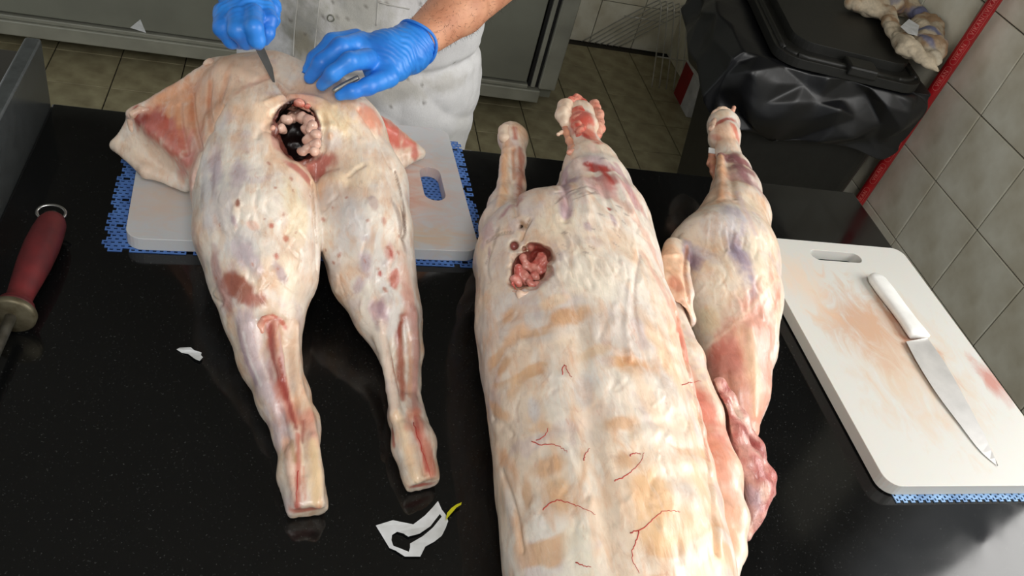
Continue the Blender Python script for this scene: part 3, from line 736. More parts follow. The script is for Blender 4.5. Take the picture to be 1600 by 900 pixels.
itA = [ # the apron of skin and fat, upper left
 (330, 150, 60, 70, 20, lin((224, 170, 130)), 0.8), (270, 190, 50, 60, 0, lin((224, 166, 128)), 0.95), (380, 110, 70, 26, 0, lin((232, 200, 172)), 0.8), (500, 150, 60, 24, 20, PEACH, 0.7), (300, 250, 26, 60, 12, PINK, 0.7),
 (232, 192, 34, 20, 30, RED, 0.95), (262, 218, 22, 38, -35, lin((206, 118, 104)), 0.9), (285, 262, 14, 38, -12, lin((214, 130, 118)), 0.85), (218, 186, 16, 12, 0, DRED, 0.6),
 (206, 232, 36, 22, 30, lin((240, 220, 198)), 0.9), (245, 262, 40, 18, 25, lin((236, 212, 190)), 0.9), (200, 205, 16, 6, -40, WHITE, 0.8),
 (330, 160, 5, 40, 18, lin((190, 130, 96)), 0.6), (300, 175, 4, 40, 15, lin((196, 136, 104)), 0.5), (352, 135, 5, 34, 24, lin((200, 146, 116)), 0.5), (400, 130, 34, 4, -30, lin((204, 150, 126)), 0.5),
 (606, 205, 42, 20, 30, lin((206, 104, 88)), 0.95), (580, 180, 22, 16, 30, lin((220, 140, 112)), 0.8), (640, 228, 20, 12, 30, lin((214, 120, 104)), 0.9), (625, 248, 34, 9, -20, lin((240, 214, 190)), 0.9), (648, 240, 7, 9, 0, lin((196, 92, 76)), 0.8),
 # around the opening
 (420, 172, 30, 16, -30, lin((238, 206, 172)), 0.7), (470, 163, 26, 12, 10, lin((230, 172, 148)), 0.8), (520, 190, 30, 20, 20, YEL, 0.6), (418, 205, 12, 14, 0, lin((232, 188, 156)), 0.6), (470, 172, 16, 8, 0, lin((212, 130, 112)), 0.8),
 
 (500, 262, 24, 13, -35, lin((178, 96, 86)), 0.9), (470, 268, 24, 7, 35, lin((182, 100, 88)), 0.85), (520, 218, 16, 12, 0, lin((222, 212, 206)), 0.7), (516, 212, 6, 5, 0, TAN, 0.7),
 # left thigh
 (336, 265, 14, 46, 8, LPURP, 0.85), (322, 300, 12, 50, 6, BLUEG, 0.8), (372, 272, 14, 24, 10, LPURP, 0.75), (350, 330, 18, 46, -5, BLUEG, 0.6), (375, 385, 34, 26, 20, BLUEG, 0.7), (382, 400, 16, 30, -25, LPURP, 0.7), (395, 352, 9, 5, 30, lin((222, 180, 160)), 0.8), (371, 318, 4, 6, 0, BROWN, 0.9), (424, 352, 5, 4, 0, lin((190, 110, 90)), 0.9), (447, 373, 4, 4, 0, lin((196, 112, 90)), 0.9), (432, 400, 4, 5, 0, lin((190, 110, 94)), 0.9), (465, 330, 22, 44, 0, YEL, 0.5), (455, 440, 26, 36, 0, lin((240, 222, 196)), 0.8),
 (437, 425, 8, 14, -25, PURP, 0.7), (365, 345, 5, 10, -20, PURP, 0.7),
 (340, 430, 14, 40, -15, lin((176, 138, 134)), 0.8), (378, 452, 32, 17, 38, BROWN, 0.95, 0.25), (362, 440, 18, 18, 0, lin((150, 82, 62)), 0.8), (398, 468, 16, 14, 30, lin((176, 108, 92)), 0.8), (352, 462, 10, 24, -18, lin((170, 116, 106)), 0.7),
 (385, 505, 30, 22, 20, lin((226, 216, 208)), 0.8), (388, 545, 22, 38, -18, lin((196, 176, 184)), 0.9), (374, 530, 10, 34, -14, PURP, 0.7), (410, 590, 12, 36, -22, lin((204, 186, 186)), 0.8),
 (425, 500, 16, 9, -30, lin((230, 170, 130)), 0.9), (428, 496, 18, 4, 15, lin((186, 70, 50)), 0.9), (424, 530, 11, 26, -8, lin((176, 70, 56)), 0.95, 0.3), (440, 525, 9, 26, -6, lin((208, 168, 160)), 0.8), (435, 575, 11, 34, -6, lin((182, 78, 64)), 0.95), (447, 610, 9, 36, -14, lin((186, 82, 66)), 0.9), (430, 560, 5, 18, 0, BLOOD, 0.8), (455, 635, 6, 22, -14, lin((170, 66, 54)), 0.9), (425, 620, 10, 40, -24, lin((220, 190, 176)), 0.8), (462, 590, 8, 40, -16, lin((232, 204, 182)), 0.8),
 (480, 655, 14, 16, 0, lin((224, 160, 142)), 0.8), (486, 720, 11, 44, -4, lin((236, 206, 170)), 0.9), (458, 700, 10, 26, -10, lin((206, 160, 138)), 0.9), (465, 745, 8, 34, -4, lin((216, 150, 130)), 0.9), (450, 735, 9, 26, -8, lin((230, 200, 182)), 0.8), (468, 680, 4, 20, 0, lin((170, 70, 58)), 0.8), (478, 796, 24, 9, 0, lin((196, 116, 96)), 0.9), (463, 785, 6, 16, 0, lin((180, 76, 62)), 0.8), (498, 792, 6, 9, 0, lin((190, 84, 70)), 0.8),
 # right thigh and shank
 (560, 270, 30, 18, -25, lin((240, 214, 180)), 0.7), (585, 315, 9, 13, 10, lin((206, 186, 176)), 0.9, 0.25), (545, 340, 24, 30, 20, BLUEG, 0.6), (626, 350, 5, 36, -6, lin((150, 130, 120)), 0.7), (630, 345, 3, 14, -4, DARK, 0.7), (600, 345, 4, 5, 0, lin((196, 140, 124)), 0.8),
 (610, 395, 10, 12, 0, lin((214, 168, 156)), 0.9), (611, 396, 4, 6, 0, RED, 0.9), (572, 415, 12, 18, -10, lin((190, 168, 174)), 0.85), (618, 434, 9, 12, 0, lin((196, 120, 104)), 0.95, 0.25), (594, 427, 4, 4, 0, lin((172, 62, 48)), 0.95), (560, 445, 9, 14, 20, LPURP, 0.8), (590, 485, 16, 18, -20, lin((200, 170, 176)), 0.9), (594, 480, 7, 12, 0, PURP, 0.7), (635, 440, 14, 34, -4, lin((222, 180, 160)), 0.8), (640, 480, 12, 30, -4, lin((210, 160, 146)), 0.8),
 (627, 510, 12, 26, 12, lin((172, 92, 66)), 0.95, 0.3), (622, 520, 6, 14, 10, lin((150, 60, 44)), 0.8), (648, 520, 9, 50, 0, lin((176, 128, 120)), 0.85), (640, 560, 7, 40, 0, lin((206, 150, 120)), 0.8), (605, 540, 9, 44, -26, lin((232, 216, 206)), 0.9), (622, 580, 5, 40, 0, lin((190, 112, 88)), 0.8), (648, 590, 6, 34, 0, lin((160, 120, 108)), 0.8), (615, 600, 6, 36, 0, lin((236, 208, 184)), 0.9),
 (638, 665, 12, 26, -8, lin((232, 176, 152)), 0.8), (660, 690, 11, 44, -12, lin((206, 124, 104)), 0.95), (650, 680, 4, 30, -10, lin((176, 66, 54)), 0.8), (640, 715, 11, 40, -10, lin((238, 214, 186)), 0.9), (614, 685, 5, 14, 0, lin((190, 96, 80)), 0.8), (657, 758, 22, 8, -14, lin((190, 96, 80)), 0.9)]
for q in range(26):
    itA.append((random.uniform(330, 630), random.uniform(240, 470), random.uniform(1.5, 3), random.uniform(1.5, 4), random.uniform(-40, 40), lin((186, 130, 110)), 0.8))
itA = [q for q in itA if q[1] < 496 or 775 < q[1] or (750 < q[1] and q[0] > 600)]
CA = paint(VA2, CA, treeA, itA, 5)
CA = strokes(VA2, CA, treeA, [
 ([(385, 500), (392, 545), (412, 595), (430, 636), (440, 680)], 24, (198, 178, 182), .85), ([(372, 515), (382, 555), (400, 598)], 5, (170, 144, 156), .6), ([(380, 520), (390, 560), (408, 602)], 3, (232, 222, 218), .7), ([(400, 505), (404, 545), (420, 596)], 3, (228, 214, 208), .7),
 ([(425, 505), (428, 540), (436, 580), (447, 620), (458, 655)], 13, (196, 122, 102), .9), ([(422, 510), (426, 550), (434, 585), (446, 622)], 5, (158, 66, 54), .85), ([(437, 560), (444, 600), (454, 640), (462, 668)], 4, (140, 44, 38), .75), ([(436, 520), (440, 550), (446, 585)], 4, (214, 176, 170), .85), ([(410, 500), (424, 494), (438, 500), (446, 512)], 4, (196, 86, 60), .8),
 ([(462, 505), (460, 560), (470, 610), (484, 655)], 8, (232, 200, 172), .9), ([(484, 650), (490, 690)], 13, (218, 152, 132), .8), ([(488, 690), (493, 735), (497, 785)], 10, (236, 204, 162), .95), ([(448, 690), (452, 735), (462, 780)], 10, (226, 190, 170), .9), ([(466, 680), (466, 725), (464, 790)], 5, (190, 104, 88), .85), ([(474, 660), (472, 690)], 4, (160, 66, 52), .7), ([(455, 690), (460, 720)], 4, (176, 140, 100), .7), ([(474, 730), (476, 780)], 3, (206, 140, 116), .7),
 ([(646, 480), (650, 540), (648, 600), (646, 640)], 11, (184, 136, 126), .9), ([(630, 495), (624, 530), (627, 575), (629, 625)], 7, (170, 94, 70), .9), ([(626, 505), (622, 525)], 4, (142, 56, 42), .8), ([(640, 520), (641, 570), (640, 620)], 4, (214, 166, 136), .8), ([(596, 505), (604, 555), (613, 605), (618, 645)], 8, (236, 214, 196), .95), ([(612, 560), (622, 610)], 3, (196, 128, 104), .7),
 ([(650, 645), (662, 690), (673, 735)], 12, (206, 132, 112), .9), ([(648, 650), (656, 690), (668, 735)], 4, (176, 72, 58), .75), ([(622, 650), (634, 695), (648, 748)], 11, (238, 210, 176), .95), ([(640, 650), (638, 668)], 8, (222, 158, 134), .7), ([(613, 670), (616, 695)], 5, (186, 100, 84), .8),
 ([(617, 268), (628, 308), (633, 350), (630, 372)], 2.5, (120, 96, 84), .7), ([(300, 150), (303, 190), (313, 232)], 4, (196, 132, 98), .6), ([(328, 130), (326, 170), (330, 205)], 4, (196, 134, 100), .6), ([(432, 130), (447, 150), (464, 164)], 2, (206, 150, 124), .7), ([(345, 165), (322, 212), (306, 262)], 4, (190, 150, 126), .5), ([(488, 285), (491, 330), (495, 380)], 2, (176, 146, 118), .6)])
# walls of the opening: pale fat at the rim, dark further in
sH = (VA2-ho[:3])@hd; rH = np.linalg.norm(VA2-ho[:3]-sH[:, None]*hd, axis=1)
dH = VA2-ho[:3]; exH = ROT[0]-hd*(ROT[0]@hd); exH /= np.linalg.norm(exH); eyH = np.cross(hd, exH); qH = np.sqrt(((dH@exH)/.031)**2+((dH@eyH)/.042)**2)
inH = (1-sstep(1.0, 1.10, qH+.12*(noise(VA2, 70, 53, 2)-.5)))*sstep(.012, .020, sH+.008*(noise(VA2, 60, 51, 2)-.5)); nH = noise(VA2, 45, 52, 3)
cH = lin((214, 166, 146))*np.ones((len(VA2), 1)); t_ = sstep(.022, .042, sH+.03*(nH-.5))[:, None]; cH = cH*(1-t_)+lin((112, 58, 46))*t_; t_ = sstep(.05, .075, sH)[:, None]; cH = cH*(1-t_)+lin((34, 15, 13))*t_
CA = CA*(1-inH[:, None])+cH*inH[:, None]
carA = tag(empty('carcass', (0.03, 0.9, CT)), 'skinned carcass on the left board with a torn dark opening, hind legs towards the front', 'carcass')
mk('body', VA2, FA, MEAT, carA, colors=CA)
def lumps(name, items, h, m, root, k=0.006, seed=1, amp=0.002):
    items = [[np.array(p) for p in ch] for ch in items]
    al = np.concatenate(items); R = al[:, 3].max()+0.012
    f = Field(al[:, :3].min(0)-R, al[:, :3].max(0)+R, h)
    for ch in items: f.chain(ch, k)
    V, F = f.mesh(); N = vnormals(V, F); V = V+N*((noise(V, 90, seed, 2)-0.5)*amp*2)[:, None]
    return mk(name, V, F, m, root)
# lobes of fat inside the opening, torn edge above it
fl = []
for (px, py, r, t) in ((489, 197, 9, .028), (493, 211, 9, .026), (494, 225, 9, .028), (483, 187, 9, .036), (470, 183, 9, .042), (490, 238, 8, .03), (484, 216, 8, .044), (482, 232, 8, .044), (474, 240, 7, .05), (478, 200, 8, .05), (446, 186, 10, .042), (438, 200, 8, .045), (457, 184, 8, .05)):
    fl.append([along(px, py, hz, r, t), along(px+random.uniform(-4, 6), py+random.uniform(-5, 7), hz, r*.85, t+.008)])
lumps('kidney_fat', fl, 0.0016, mat('inner_fat', (220, 184, 164), 0.38, rgb2=(200, 152, 134), scale=90, coat=0.25, bump=0.3), carA, 0.0035, 1, 0.003)
def onsurf(tree, px, py, rpx, up=0.0):
    h = hit(tree, px, py)
    p = h[0]+h[1]*up if h else at(px, py, 1.0)
    return (p[0], p[1], p[2], rpx*depth(p)/FPX)
def surfchain(tree, L, up=-0.0018): return [onsurf(tree, a, b, r, up) for a, b, r in L]
lumps('torn_fat', [surfchain(treeA, [(452, 178, 5), (463, 174, 6), (476, 178, 5)]), surfchain(treeA, [(446, 172, 4), (458, 168, 4), (470, 166, 4), (482, 172, 4)]), surfchain(treeA, [(436, 183, 4), (442, 196, 3)]), surfchain(treeA, [(425, 200, 4), (436, 196, 4)]), surfchain(treeA, [(488, 178, 4), (492, 186, 3)])], 0.0014, M['pinkfat'], carA, 0.006, 4, 0.005)
lumps('torn_meat', [surfchain(treeA, [(458, 165, 3), (464, 160, 4), (470, 163, 3)]), surfchain(treeA, [(474, 167, 3), (482, 166, 3)])], 0.0014, M['redmeat'], carA, 0.005, 5, 0.004)
lumps('fat_shred', [surfchain(treeA, [(322, 99, 5), (327, 96, 5), (330, 98, 4)])], 0.0015, M['fat'], carA, 0.003, 6, 0.002)
lumps('fat_shred', [surfchain(treeA, [(412, 500, 4), (408, 508, 5), (410, 518, 4)]), surfchain(treeA, [(418, 496, 4), (426, 497, 4)])], 0.0014, M['pinkfat'], carA, 0.003, 7, 0.003)
lumps('fat_ridge', [surfchain(treeA, [(205, 205, 3), (203, 190, 4), (208, 178, 4), (220, 171, 4), (232, 171, 3)])], 0.0015, M['fat'], carA, 0.003, 8, 0.003)
veins(treeA, carA, [[(466, 735), (464, 760), (463, 785)], [(646, 660), (655, 690), (668, 725), (672, 745)]], 0.0005)

# ---- large carcass in the middle, ribs towards the camera
B = Field((0.17, 0.20, 0.898), (0.66, 1.36, 1.20), 0.0024)
zs = 0.80
B.chain([K(886, 420, 146, zs=zs), K(905, 520, 152, zs=zs), K(921, 610, 154, zs=zs), K(938, 700, 158, zs=zs), K(954, 800, 164, zs=zs), K(970, 900, 168, zs=zs), K(985, 1010, 170, zs=zs)], 0.03, sc=(1, 1, zs), ks=0.03)
B.chain([K(935, 372, 84, lift=0.035), K(925, 420, 95, lift=0.02)], 0.03)
B.chain([K(806, 410, 66, lift=0.015), K(792, 356, 42, z=0.985), K(793, 322, 29, z=0.985), K(800, 290, 20, z=0.987), K(803, 252, 17, z=0.99), K(801, 216, 22, z=0.995), K(798, 208, 19, z=0.995)], 0.014, ks=0.012)
B.chain([K(936, 335, 70, z=1.03), K(930, 295, 54, z=1.035), K(923, 262, 41, z=1.04), K(914, 234, 24, z=1.045), K(910, 205, 25, z=1.05), K(906, 180, 24, z=1.05)], 0.02, ks=0.014)
B.chain([K(905, 345, 40, z=0.99), K(890, 300, 22, z=0.995), K(888, 275, 14, z=1.0)], 0.012)
# belly flap on the right
B.chain([K(1052, 480, 14, z=0.99), K(1076, 560, 22, z=0.985), K(1100, 650, 28, z=0.975), K(1122, 740, 34, z=0.97), K(1138, 810, 28, z=0.965), K(1146, 862, 16, z=0.96), K(1120, 930, 30, z=0.96)], 0.008, ks=0.015)
# torn opening near the tail
bz = 1.075
bd = ray(828, 412); bd = bd/np.linalg.norm(bd)
def alongB(px, py, r, t, z=bz):
    p = np.array(K(px, py, r, z=z)); p[:3] += bd*t; return p
B.chain([alongB(826, 420, 30, -0.04), alongB(826, 420, 26, 0.055)], 0.005, op='sub')
B.chain([alongB(844, 398, 17, -0.04), alongB(842, 402, 15, 0.05)], 0.005, op='sub')
B.chain([alongB(808, 440, 16, -0.04), alongB(811, 436, 13, 0.05)], 0.005, op='sub')
B.chain([alongB(803, 382, 8, -0.03), alongB(803, 384, 7, 0.033)], 0.006, op='sub')
B.chain([alongB(812, 355, 3, -0.02), alongB(818, 352, 3, 0.045)], 0.006, op='sub')
for k in range(20):
    a = 2*math.pi*k/20+rj.uniform(-.15, .15); px_, py_ = 826+33*math.cos(a)-10*math.sin(a), 418+34*math.sin(a)
    B.chain([alongB(px_, py_, rj.uniform(3, 8), -0.03), alongB(px_, py_, rj.uniform(2, 5), 0.018+rj.uniform(0, .012))], 0.003, op='sub')
for L in ([(905, 250, 8), (915, 275, 9), (925, 305, 9), (930, 335, 8)], [(940, 250, 8), (956, 270, 9), (972, 300, 9), (986, 335, 8)]):
    B.chain([K(a, b, r, z=1.058) for a, b, r in L], 0.006)
B.chain([K(787, 250, 7, z=.997), K(785, 285, 8, z=.997), K(778, 320, 10, z=.995), K(770, 350, 12, z=.995)], 0.005)
B.chain([K(812, 250, 8, z=.997), K(811, 290, 9, z=.995), K(808, 325, 10, z=1.0)], 0.004)
B.floor(CT+0.0006)
VB, FB = B.mesh()
VB = relax(VB, FB, 3); NB = vnormals(VB, FB)
s0 = at(905, 430, 1.09); s1 = at(960, 880, 1.07); dirB = (s1-s0); dirB[2] = 0; LB = np.linalg.norm(dirB); dirB /= LB
perB = np.array([-dirB[1], dirB[0], 0])
tb = (VB-s0)@dirB; wb = (VB-s0)@perB+0.01*np.sin(tb*9)
nz = noise(VB, 14, 61, 2)-0.5
rib = np.sin((tb+0.35*np.abs(wb)+nz*0.09)*2*math.pi/0.043)
side = sstep(0.015, 0.045, np.abs(wb))*sstep(0.02, 0.10, tb)*sstep(1.0, 1.02, VB[:, 2])
VB2 = VB + NB*(rib*side*0.0007)[:, None]
VB2 = VB2 + NB*(-0.003*np.exp(-(wb/0.012)**2)*sstep(0.0, 0.1, tb))[:, None]
VB2 = skinlump(VB2, NB, 9, 0.0026)
rgB = [([(900, 252), (912, 290), (920, 335)], 8, .004), ([(945, 252), (966, 285), (988, 335)], 7, .004), ([(925, 255), (940, 290), (955, 330)], 6, -.003), ([(880, 285), (890, 318), (884, 345)], 5, -.004), ([(788, 235), (786, 280), (778, 325)], 6, .004), ([(802, 232), (803, 290), (806, 335)], 5, -.005), ([(829, 342), (820, 358), (814, 374)], 3, -.005),
 ([(1058, 490), (1072, 560), (1092, 640), (1108, 720), (1118, 800), (1122, 860)], 6, -.007), ([(870, 300), (920, 292), (945, 300)], 3, -.0015), ([(1000, 400), (990, 460), (1000, 530), (1030, 600)], 6, -.002), ([(985, 440), (978, 500), (985, 560)], 5, .002), ([(785, 740), (805, 800), (815, 860)], 5, -.003), ([(770, 655), (790, 665), (800, 680)], 4, -.002), ([(885, 440), (900, 500), (912, 560), (925, 640), (935, 720), (945, 800), (955, 880)], 16, -.002), ([(765, 395), (760, 420), (764, 440)], 4, -.002), ([(760, 378), (780, 366), (800, 362)], 2.5, -.003), ([(842, 440), (870, 448), (890, 470)], 4, .0015)]
for k in range(40):
    x0, y0 = rj.uniform(860, 1000), rj.uniform(330, 440); rgB.append(([(x0, y0), (x0+rj.uniform(2, 12), y0+12), (x0+rj.uniform(4, 20), y0+26)], rj.uniform(1.5, 3), rj.choice((-.0013, .001))))
for k in range(50):
    x0, y0 = rj.uniform(780, 1090), rj.uniform(470, 880); rgB.append(([(x0, y0), (x0+rj.uniform(-10, 14), y0+12), (x0+rj.uniform(-14, 18), y0+30)], rj.uniform(2, 5), rj.choice((-.0012, .001))))
VB2 = ridges(VB2, NB, bvh(VB2, FB), rgB)
VB2[:, 2] = np.maximum(VB2[:, 2], CT+0.0005); treeB = bvh(VB2, FB)
CB = base_paint(VB2, 80, 0.25)
wr = side*sstep(0.0, 0.7, -rib+ (noise(VB2, 30, 70, 3)-0.5)*2.4)*sstep(0.38, 0.55, noise(VB2, 11, 71, 2))*0.75
CB = CB*(1-wr[:, None])+lin((216, 166, 116))*wr[:, None]
pk = lin((230, 164, 138))
itB = [(1075, 560, 18, 60, -14, lin((222, 140, 120)), 0.95), (1100, 640, 20, 60, -14, lin((224, 142, 122)), 0.9), (1122, 720, 22, 60, -14, pk, 0.9), (1138, 800, 22, 50, -10, lin((234, 182, 154)), 0.9), (1060, 500, 10, 34, -14, pk, 0.8), (1146, 840, 14, 26, 0, lin((238, 196, 166)), 0.8),
 (1040, 560, 16, 60, -12, lin((236, 202, 166)), 0.7), (1075, 680, 20, 60, -10, lin((230, 206, 184)), 0.6), (1078, 650, 14, 36, -8, BLUEG, 0.7), (1095, 760, 16, 46, -8, lin((226, 190, 150)), 0.7), (1120, 850, 16, 40, -6, lin((232, 196, 160)), 0.8),
 (775, 640, 10, 36, -6, lin((222, 174, 132)), 0.8), (790, 720, 14, 40, -6, lin((226, 176, 134)), 0.8), (795, 800, 8, 60, -4, lin((206, 196, 186)), 0.7), (812, 850, 14, 40, -6, lin((226, 184, 146)), 0.7),
 (795, 494, 22, 9, -14, TAN, 0.7), (800, 530, 28, 14, -10, lin((228, 184, 146)), 0.85), (790, 568, 20, 10, -12, TAN, 0.7), (805, 606, 18, 12, -50, lin((226, 186, 146)), 0.7), (890, 492, 34, 13, -14, TAN, 0.8), (872, 468, 26, 9, -10, lin((230, 196, 160)), 0.7), (925, 550, 30, 10, -14, lin((228, 192, 152)), 0.6), (985, 570, 24, 16, -20, TAN, 0.6), (968, 660, 26, 12, -10, TAN, 0.7), (1010, 620, 14, 40, -10, lin((234, 206, 178)), 0.7), (855, 730, 36, 16, -8, TAN, 0.7), (870, 770, 20, 30, -10, lin((226, 184, 140)), 0.7), (1020, 770, 36, 40, 10, lin((228, 184, 138)), 0.85), (1035, 830, 36, 34, 10, lin((226, 186, 142)), 0.8), (825, 770, 12, 26, 0, TAN, 0.6), (980, 720, 22, 14, 0, TAN, 0.6),
 (915, 610, 16, 26, 20, BLUEG, 0.6), (836, 642, 12, 22, 0, BLUEG, 0.75), (930, 650, 40, 14, -20, lin((236, 214, 196)), 0.6), (905, 860, 26, 44, 0, lin((228, 220, 200)), 0.7), (870, 620, 22, 50, 0, WHITE, 0.6),
 # rump and legs
 (925, 430, 60, 40, -10, lin((240, 228, 208)), 0.7), (985, 430, 24, 60, -14, WHITE, 0.6), (1005, 360, 10, 60, -18, lin((222, 172, 150)), 0.6), (1030, 440, 9, 40, -14, lin((226, 178, 160)), 0.7), (870, 340, 30, 20, -30, lin((238, 222, 196)), 0.6),
 (790, 330, 18, 26, 10, LPURP, 0.8), (796, 326, 11, 13, 50, lin((172, 110, 116)), 0.85), (806, 300, 8, 20, -8, lin((176, 124, 112)), 0.8), (812, 270, 7, 34, 0, lin((170, 104, 84)), 0.9), (796, 265, 9, 40, 0, lin((232, 186, 148)), 0.8), (790, 210, 9, 12, 0, lin((236, 200, 184)), 0.8), (804, 208, 5, 14, 10, lin((188, 112, 92)), 0.8), (815, 215, 10, 16, 0, lin((222, 176, 144)), 0.8), (760, 360, 12, 34, 10, LPURP, 0.7),
 (887, 285, 14, 34, 8, lin((190, 158, 168)), 0.95), (935, 263, 22, 7, 32, lin((176, 58, 50)), 0.95, 0.3), (942, 278, 18, 7, 40, lin((190, 84, 74)), 0.9), (930, 285, 20, 16, 30, lin((200, 168, 168)), 0.7), (965, 268, 22, 6, 45, lin((190, 150, 156)), 0.8), (985, 300, 8, 34, -22, lin((196, 140, 134)), 0.8), (945, 300, 18, 14, 20, lin((206, 166, 160)), 0.8), (925, 250, 18, 9, 20, lin((206, 180, 182)), 0.8), (905, 260, 10, 26, 10, lin((232, 206, 190)), 0.8),
 (915, 205, 14, 26, 0, lin((208, 110, 92)), 0.9), (908, 180, 18, 16, 0, lin((200, 80, 66)), 0.9), (912, 210, 5, 22, -6, lin((170, 40, 34)), 0.8), (928, 232, 10, 10, 0, lin((236, 206, 190)), 0.8),
 (960, 345, 5, 10, 0, LPURP, 0.8), (952, 327, 4, 3, 30, lin((168, 70, 56)), 0.9), (918, 353, 7, 7, 0, LPURP, 0.7), (900, 300, 30, 3, -28, lin((150, 130, 124)), 0.5), (920, 300, 20, 2.5, -10, lin((120, 90, 80)), 0.5),
 # the torn opening
 (828, 415, 34, 40, 30, lin((206, 120, 104)), 0.9, 0.3), (838, 395, 16, 18, 30, lin((184, 76, 66)), 0.9), (815, 420, 18, 18, 0, lin((168, 92, 86)), 0.85), (830, 428, 16, 14, 0, lin((196, 100, 88)), 0.8), (803, 383, 11, 11, 0, lin((150, 78, 70)), 0.95), (795, 400, 6, 16, 20, lin((236, 220, 204)), 0.8), (812, 452, 22, 7, -20, lin((228, 202, 170)), 0.9), (850, 425, 12, 16, 20, lin((238, 214, 186)), 0.6), (775, 372, 26, 3, -30, lin((150, 130, 110)), 0.6), (765, 395, 4, 10, 0, lin((176, 150, 150)), 0.7), (818, 352, 5, 9, 10, lin((150, 110, 70)), 0.8)]
for q in range(14):
    itB.append((random.uniform(860, 980), random.uniform(320, 400), random.uniform(3, 6), 1.4, random.uniform(20, 70), lin((150, 130, 122)), 0.6))
itB = [q for q in itB if not (q[0] < 830 and q[1] < 345) ]
CB = paint(VB2, CB, treeB, itB, 9)
CB = strokes(VB2, CB, treeB, [([(788, 228), (788, 275), (782, 320)], 9, (232, 190, 152), .9), ([(813, 232), (814, 275), (810, 315)], 9, (172, 110, 92), .9), ([(802, 235), (803, 280)], 4, (206, 150, 118), .8), ([(786, 205), (784, 218)], 10, (236, 206, 190), .8), ([(805, 200), (806, 216)], 4, (184, 100, 84), .8), ([(796, 322), (786, 336)], 9, (176, 116, 120), .8), ([(765, 345), (756, 380)], 12, (204, 182, 184), .7),
 ([(916, 256), (934, 262), (948, 274), (956, 286)], 6, (168, 54, 46), .95), ([(940, 280), (956, 294)], 9, (196, 130, 122), .8), ([(962, 256), (982, 290), (994, 325)], 6, (196, 156, 160), .8), ([(945, 250), (966, 280), (986, 325)], 3, (232, 208, 200), .7), ([(900, 252), (908, 285), (914, 315)], 7, (232, 212, 200), .8), ([(882, 268), (884, 300), (884, 335)], 10, (186, 156, 166), .85),
 ([(868, 318), (890, 300), (915, 292)], 1.6, (120, 100, 94), .6), ([(895, 312), (930, 300)], 1.5, (130, 108, 100), .6), ([(760, 378), (780, 366), (800, 362)], 1.8, (130, 112, 92), .7), ([(764, 395), (760, 412)], 3, (150, 124, 124), .7), ([(829, 342), (820, 358)], 3, (140, 104, 66), .7),
 ([(1058, 490), (1072, 560), (1092, 640), (1108, 720)], 3, (206, 128, 104), .6), ([(1000, 400), (992, 460), (1000, 530)], 2.5, (190, 170, 160), .6), ([(1045, 500), (1060, 580), (1080, 660)], 8, (236, 208, 178), .6)])
carB = tag(empty('carcass', (0.42, 0.8, CT)), 'largest skinned carcass, centre, ribbed back towards the front and legs pointing away', 'carcass')
mk('body', VB2, FB, MEAT, carB, colors=CB)
def kz(z, *L): return [np.array(K(a, b, r, z=z)) for a, b, r in L]
kn = lumps('hock_bone', [kz(1.06, (884, 166, 13), (880, 180, 12), (882, 192, 8))], 0.0016, M['bone'], carB, 0.006, 3, 0.002)
lumps('tendon', [kz(1.055, (881, 190, 7), (884, 206, 4.5), (889, 220, 5), (898, 236, 8), (903, 252, 9))], 0.0014, M['tendon'], carB, 0.006, 4, 0.0015)
lumps('torn_meat', [kz(1.065, (893, 158, 8), (902, 156, 8), (912, 162, 7)), kz(1.065, (905, 172, 8), (910, 190, 8), (912, 208, 7)), kz(1.063, (898, 176, 7), (902, 196, 8), (906, 214, 7)), kz(1.065, (918, 168, 5), (920, 185, 6))], 0.0014, M['redmeat'], carB, 0.006, 5, 0.004)
lumps('torn_fat', [kz(1.06, (928, 164, 8), (934, 180, 9), (935, 200, 9), (930, 216, 8)), kz(1.06, (890, 238, 6), (904, 236, 7), (918, 238, 7), (930, 236, 6))], 0.0015, M['pinkfat'], carB, 0.005, 6, 0.003)
lumps('fat_shred', [kz(1.05, (940, 234, 3), (948, 238, 2), (952, 241, 1.5))], 0.0012, M['fat'], carB, 0.002, 7, 0.001)
lumps('fat_shred', [kz(1.055, (882, 205, 2), (878, 207, 2), (872, 210, 3))], 0.0012, M['fat'], carB, 0.002, 7, 0.001)
lumps('bone_knob', [kz(1.005, (790, 206, 12), (788, 216, 9))], 0.0016, M['bone'], carB, 0.005, 8, 0.0015)
il = []
for (px, py, r, t) in ((815, 405, 6, .03), (826, 416, 7, .035), (838, 408, 6, .03), (820, 430, 6, .03), (834, 428, 6, .035), (843, 416, 5, .03), (808, 420, 6, .025), (826, 440, 6, .025), (846, 396, 7, .02), (806, 436, 6, .02), (850, 408, 6, .022), (800, 446, 5, .02), (838, 444, 5, .025)):
    il.append([alongB(px, py, r, t), alongB(px+5, py+8, r*.8, t+.005)])
lumps('inner_meat', il, 0.0015, mat('inner_red_meat', (188, 88, 78), 0.32, rgb2=(222, 160, 146), scale=90, coat=0.2, bump=0.6, bscale=140), carB, 0.008, 9, 0.007)
lumps('torn_edge', [surfchain(treeB, [(803, 455, 4), (813, 458, 5), (825, 455, 4)])], 0.0015, M['fat'], carB, 0.004, 10, 0.005)
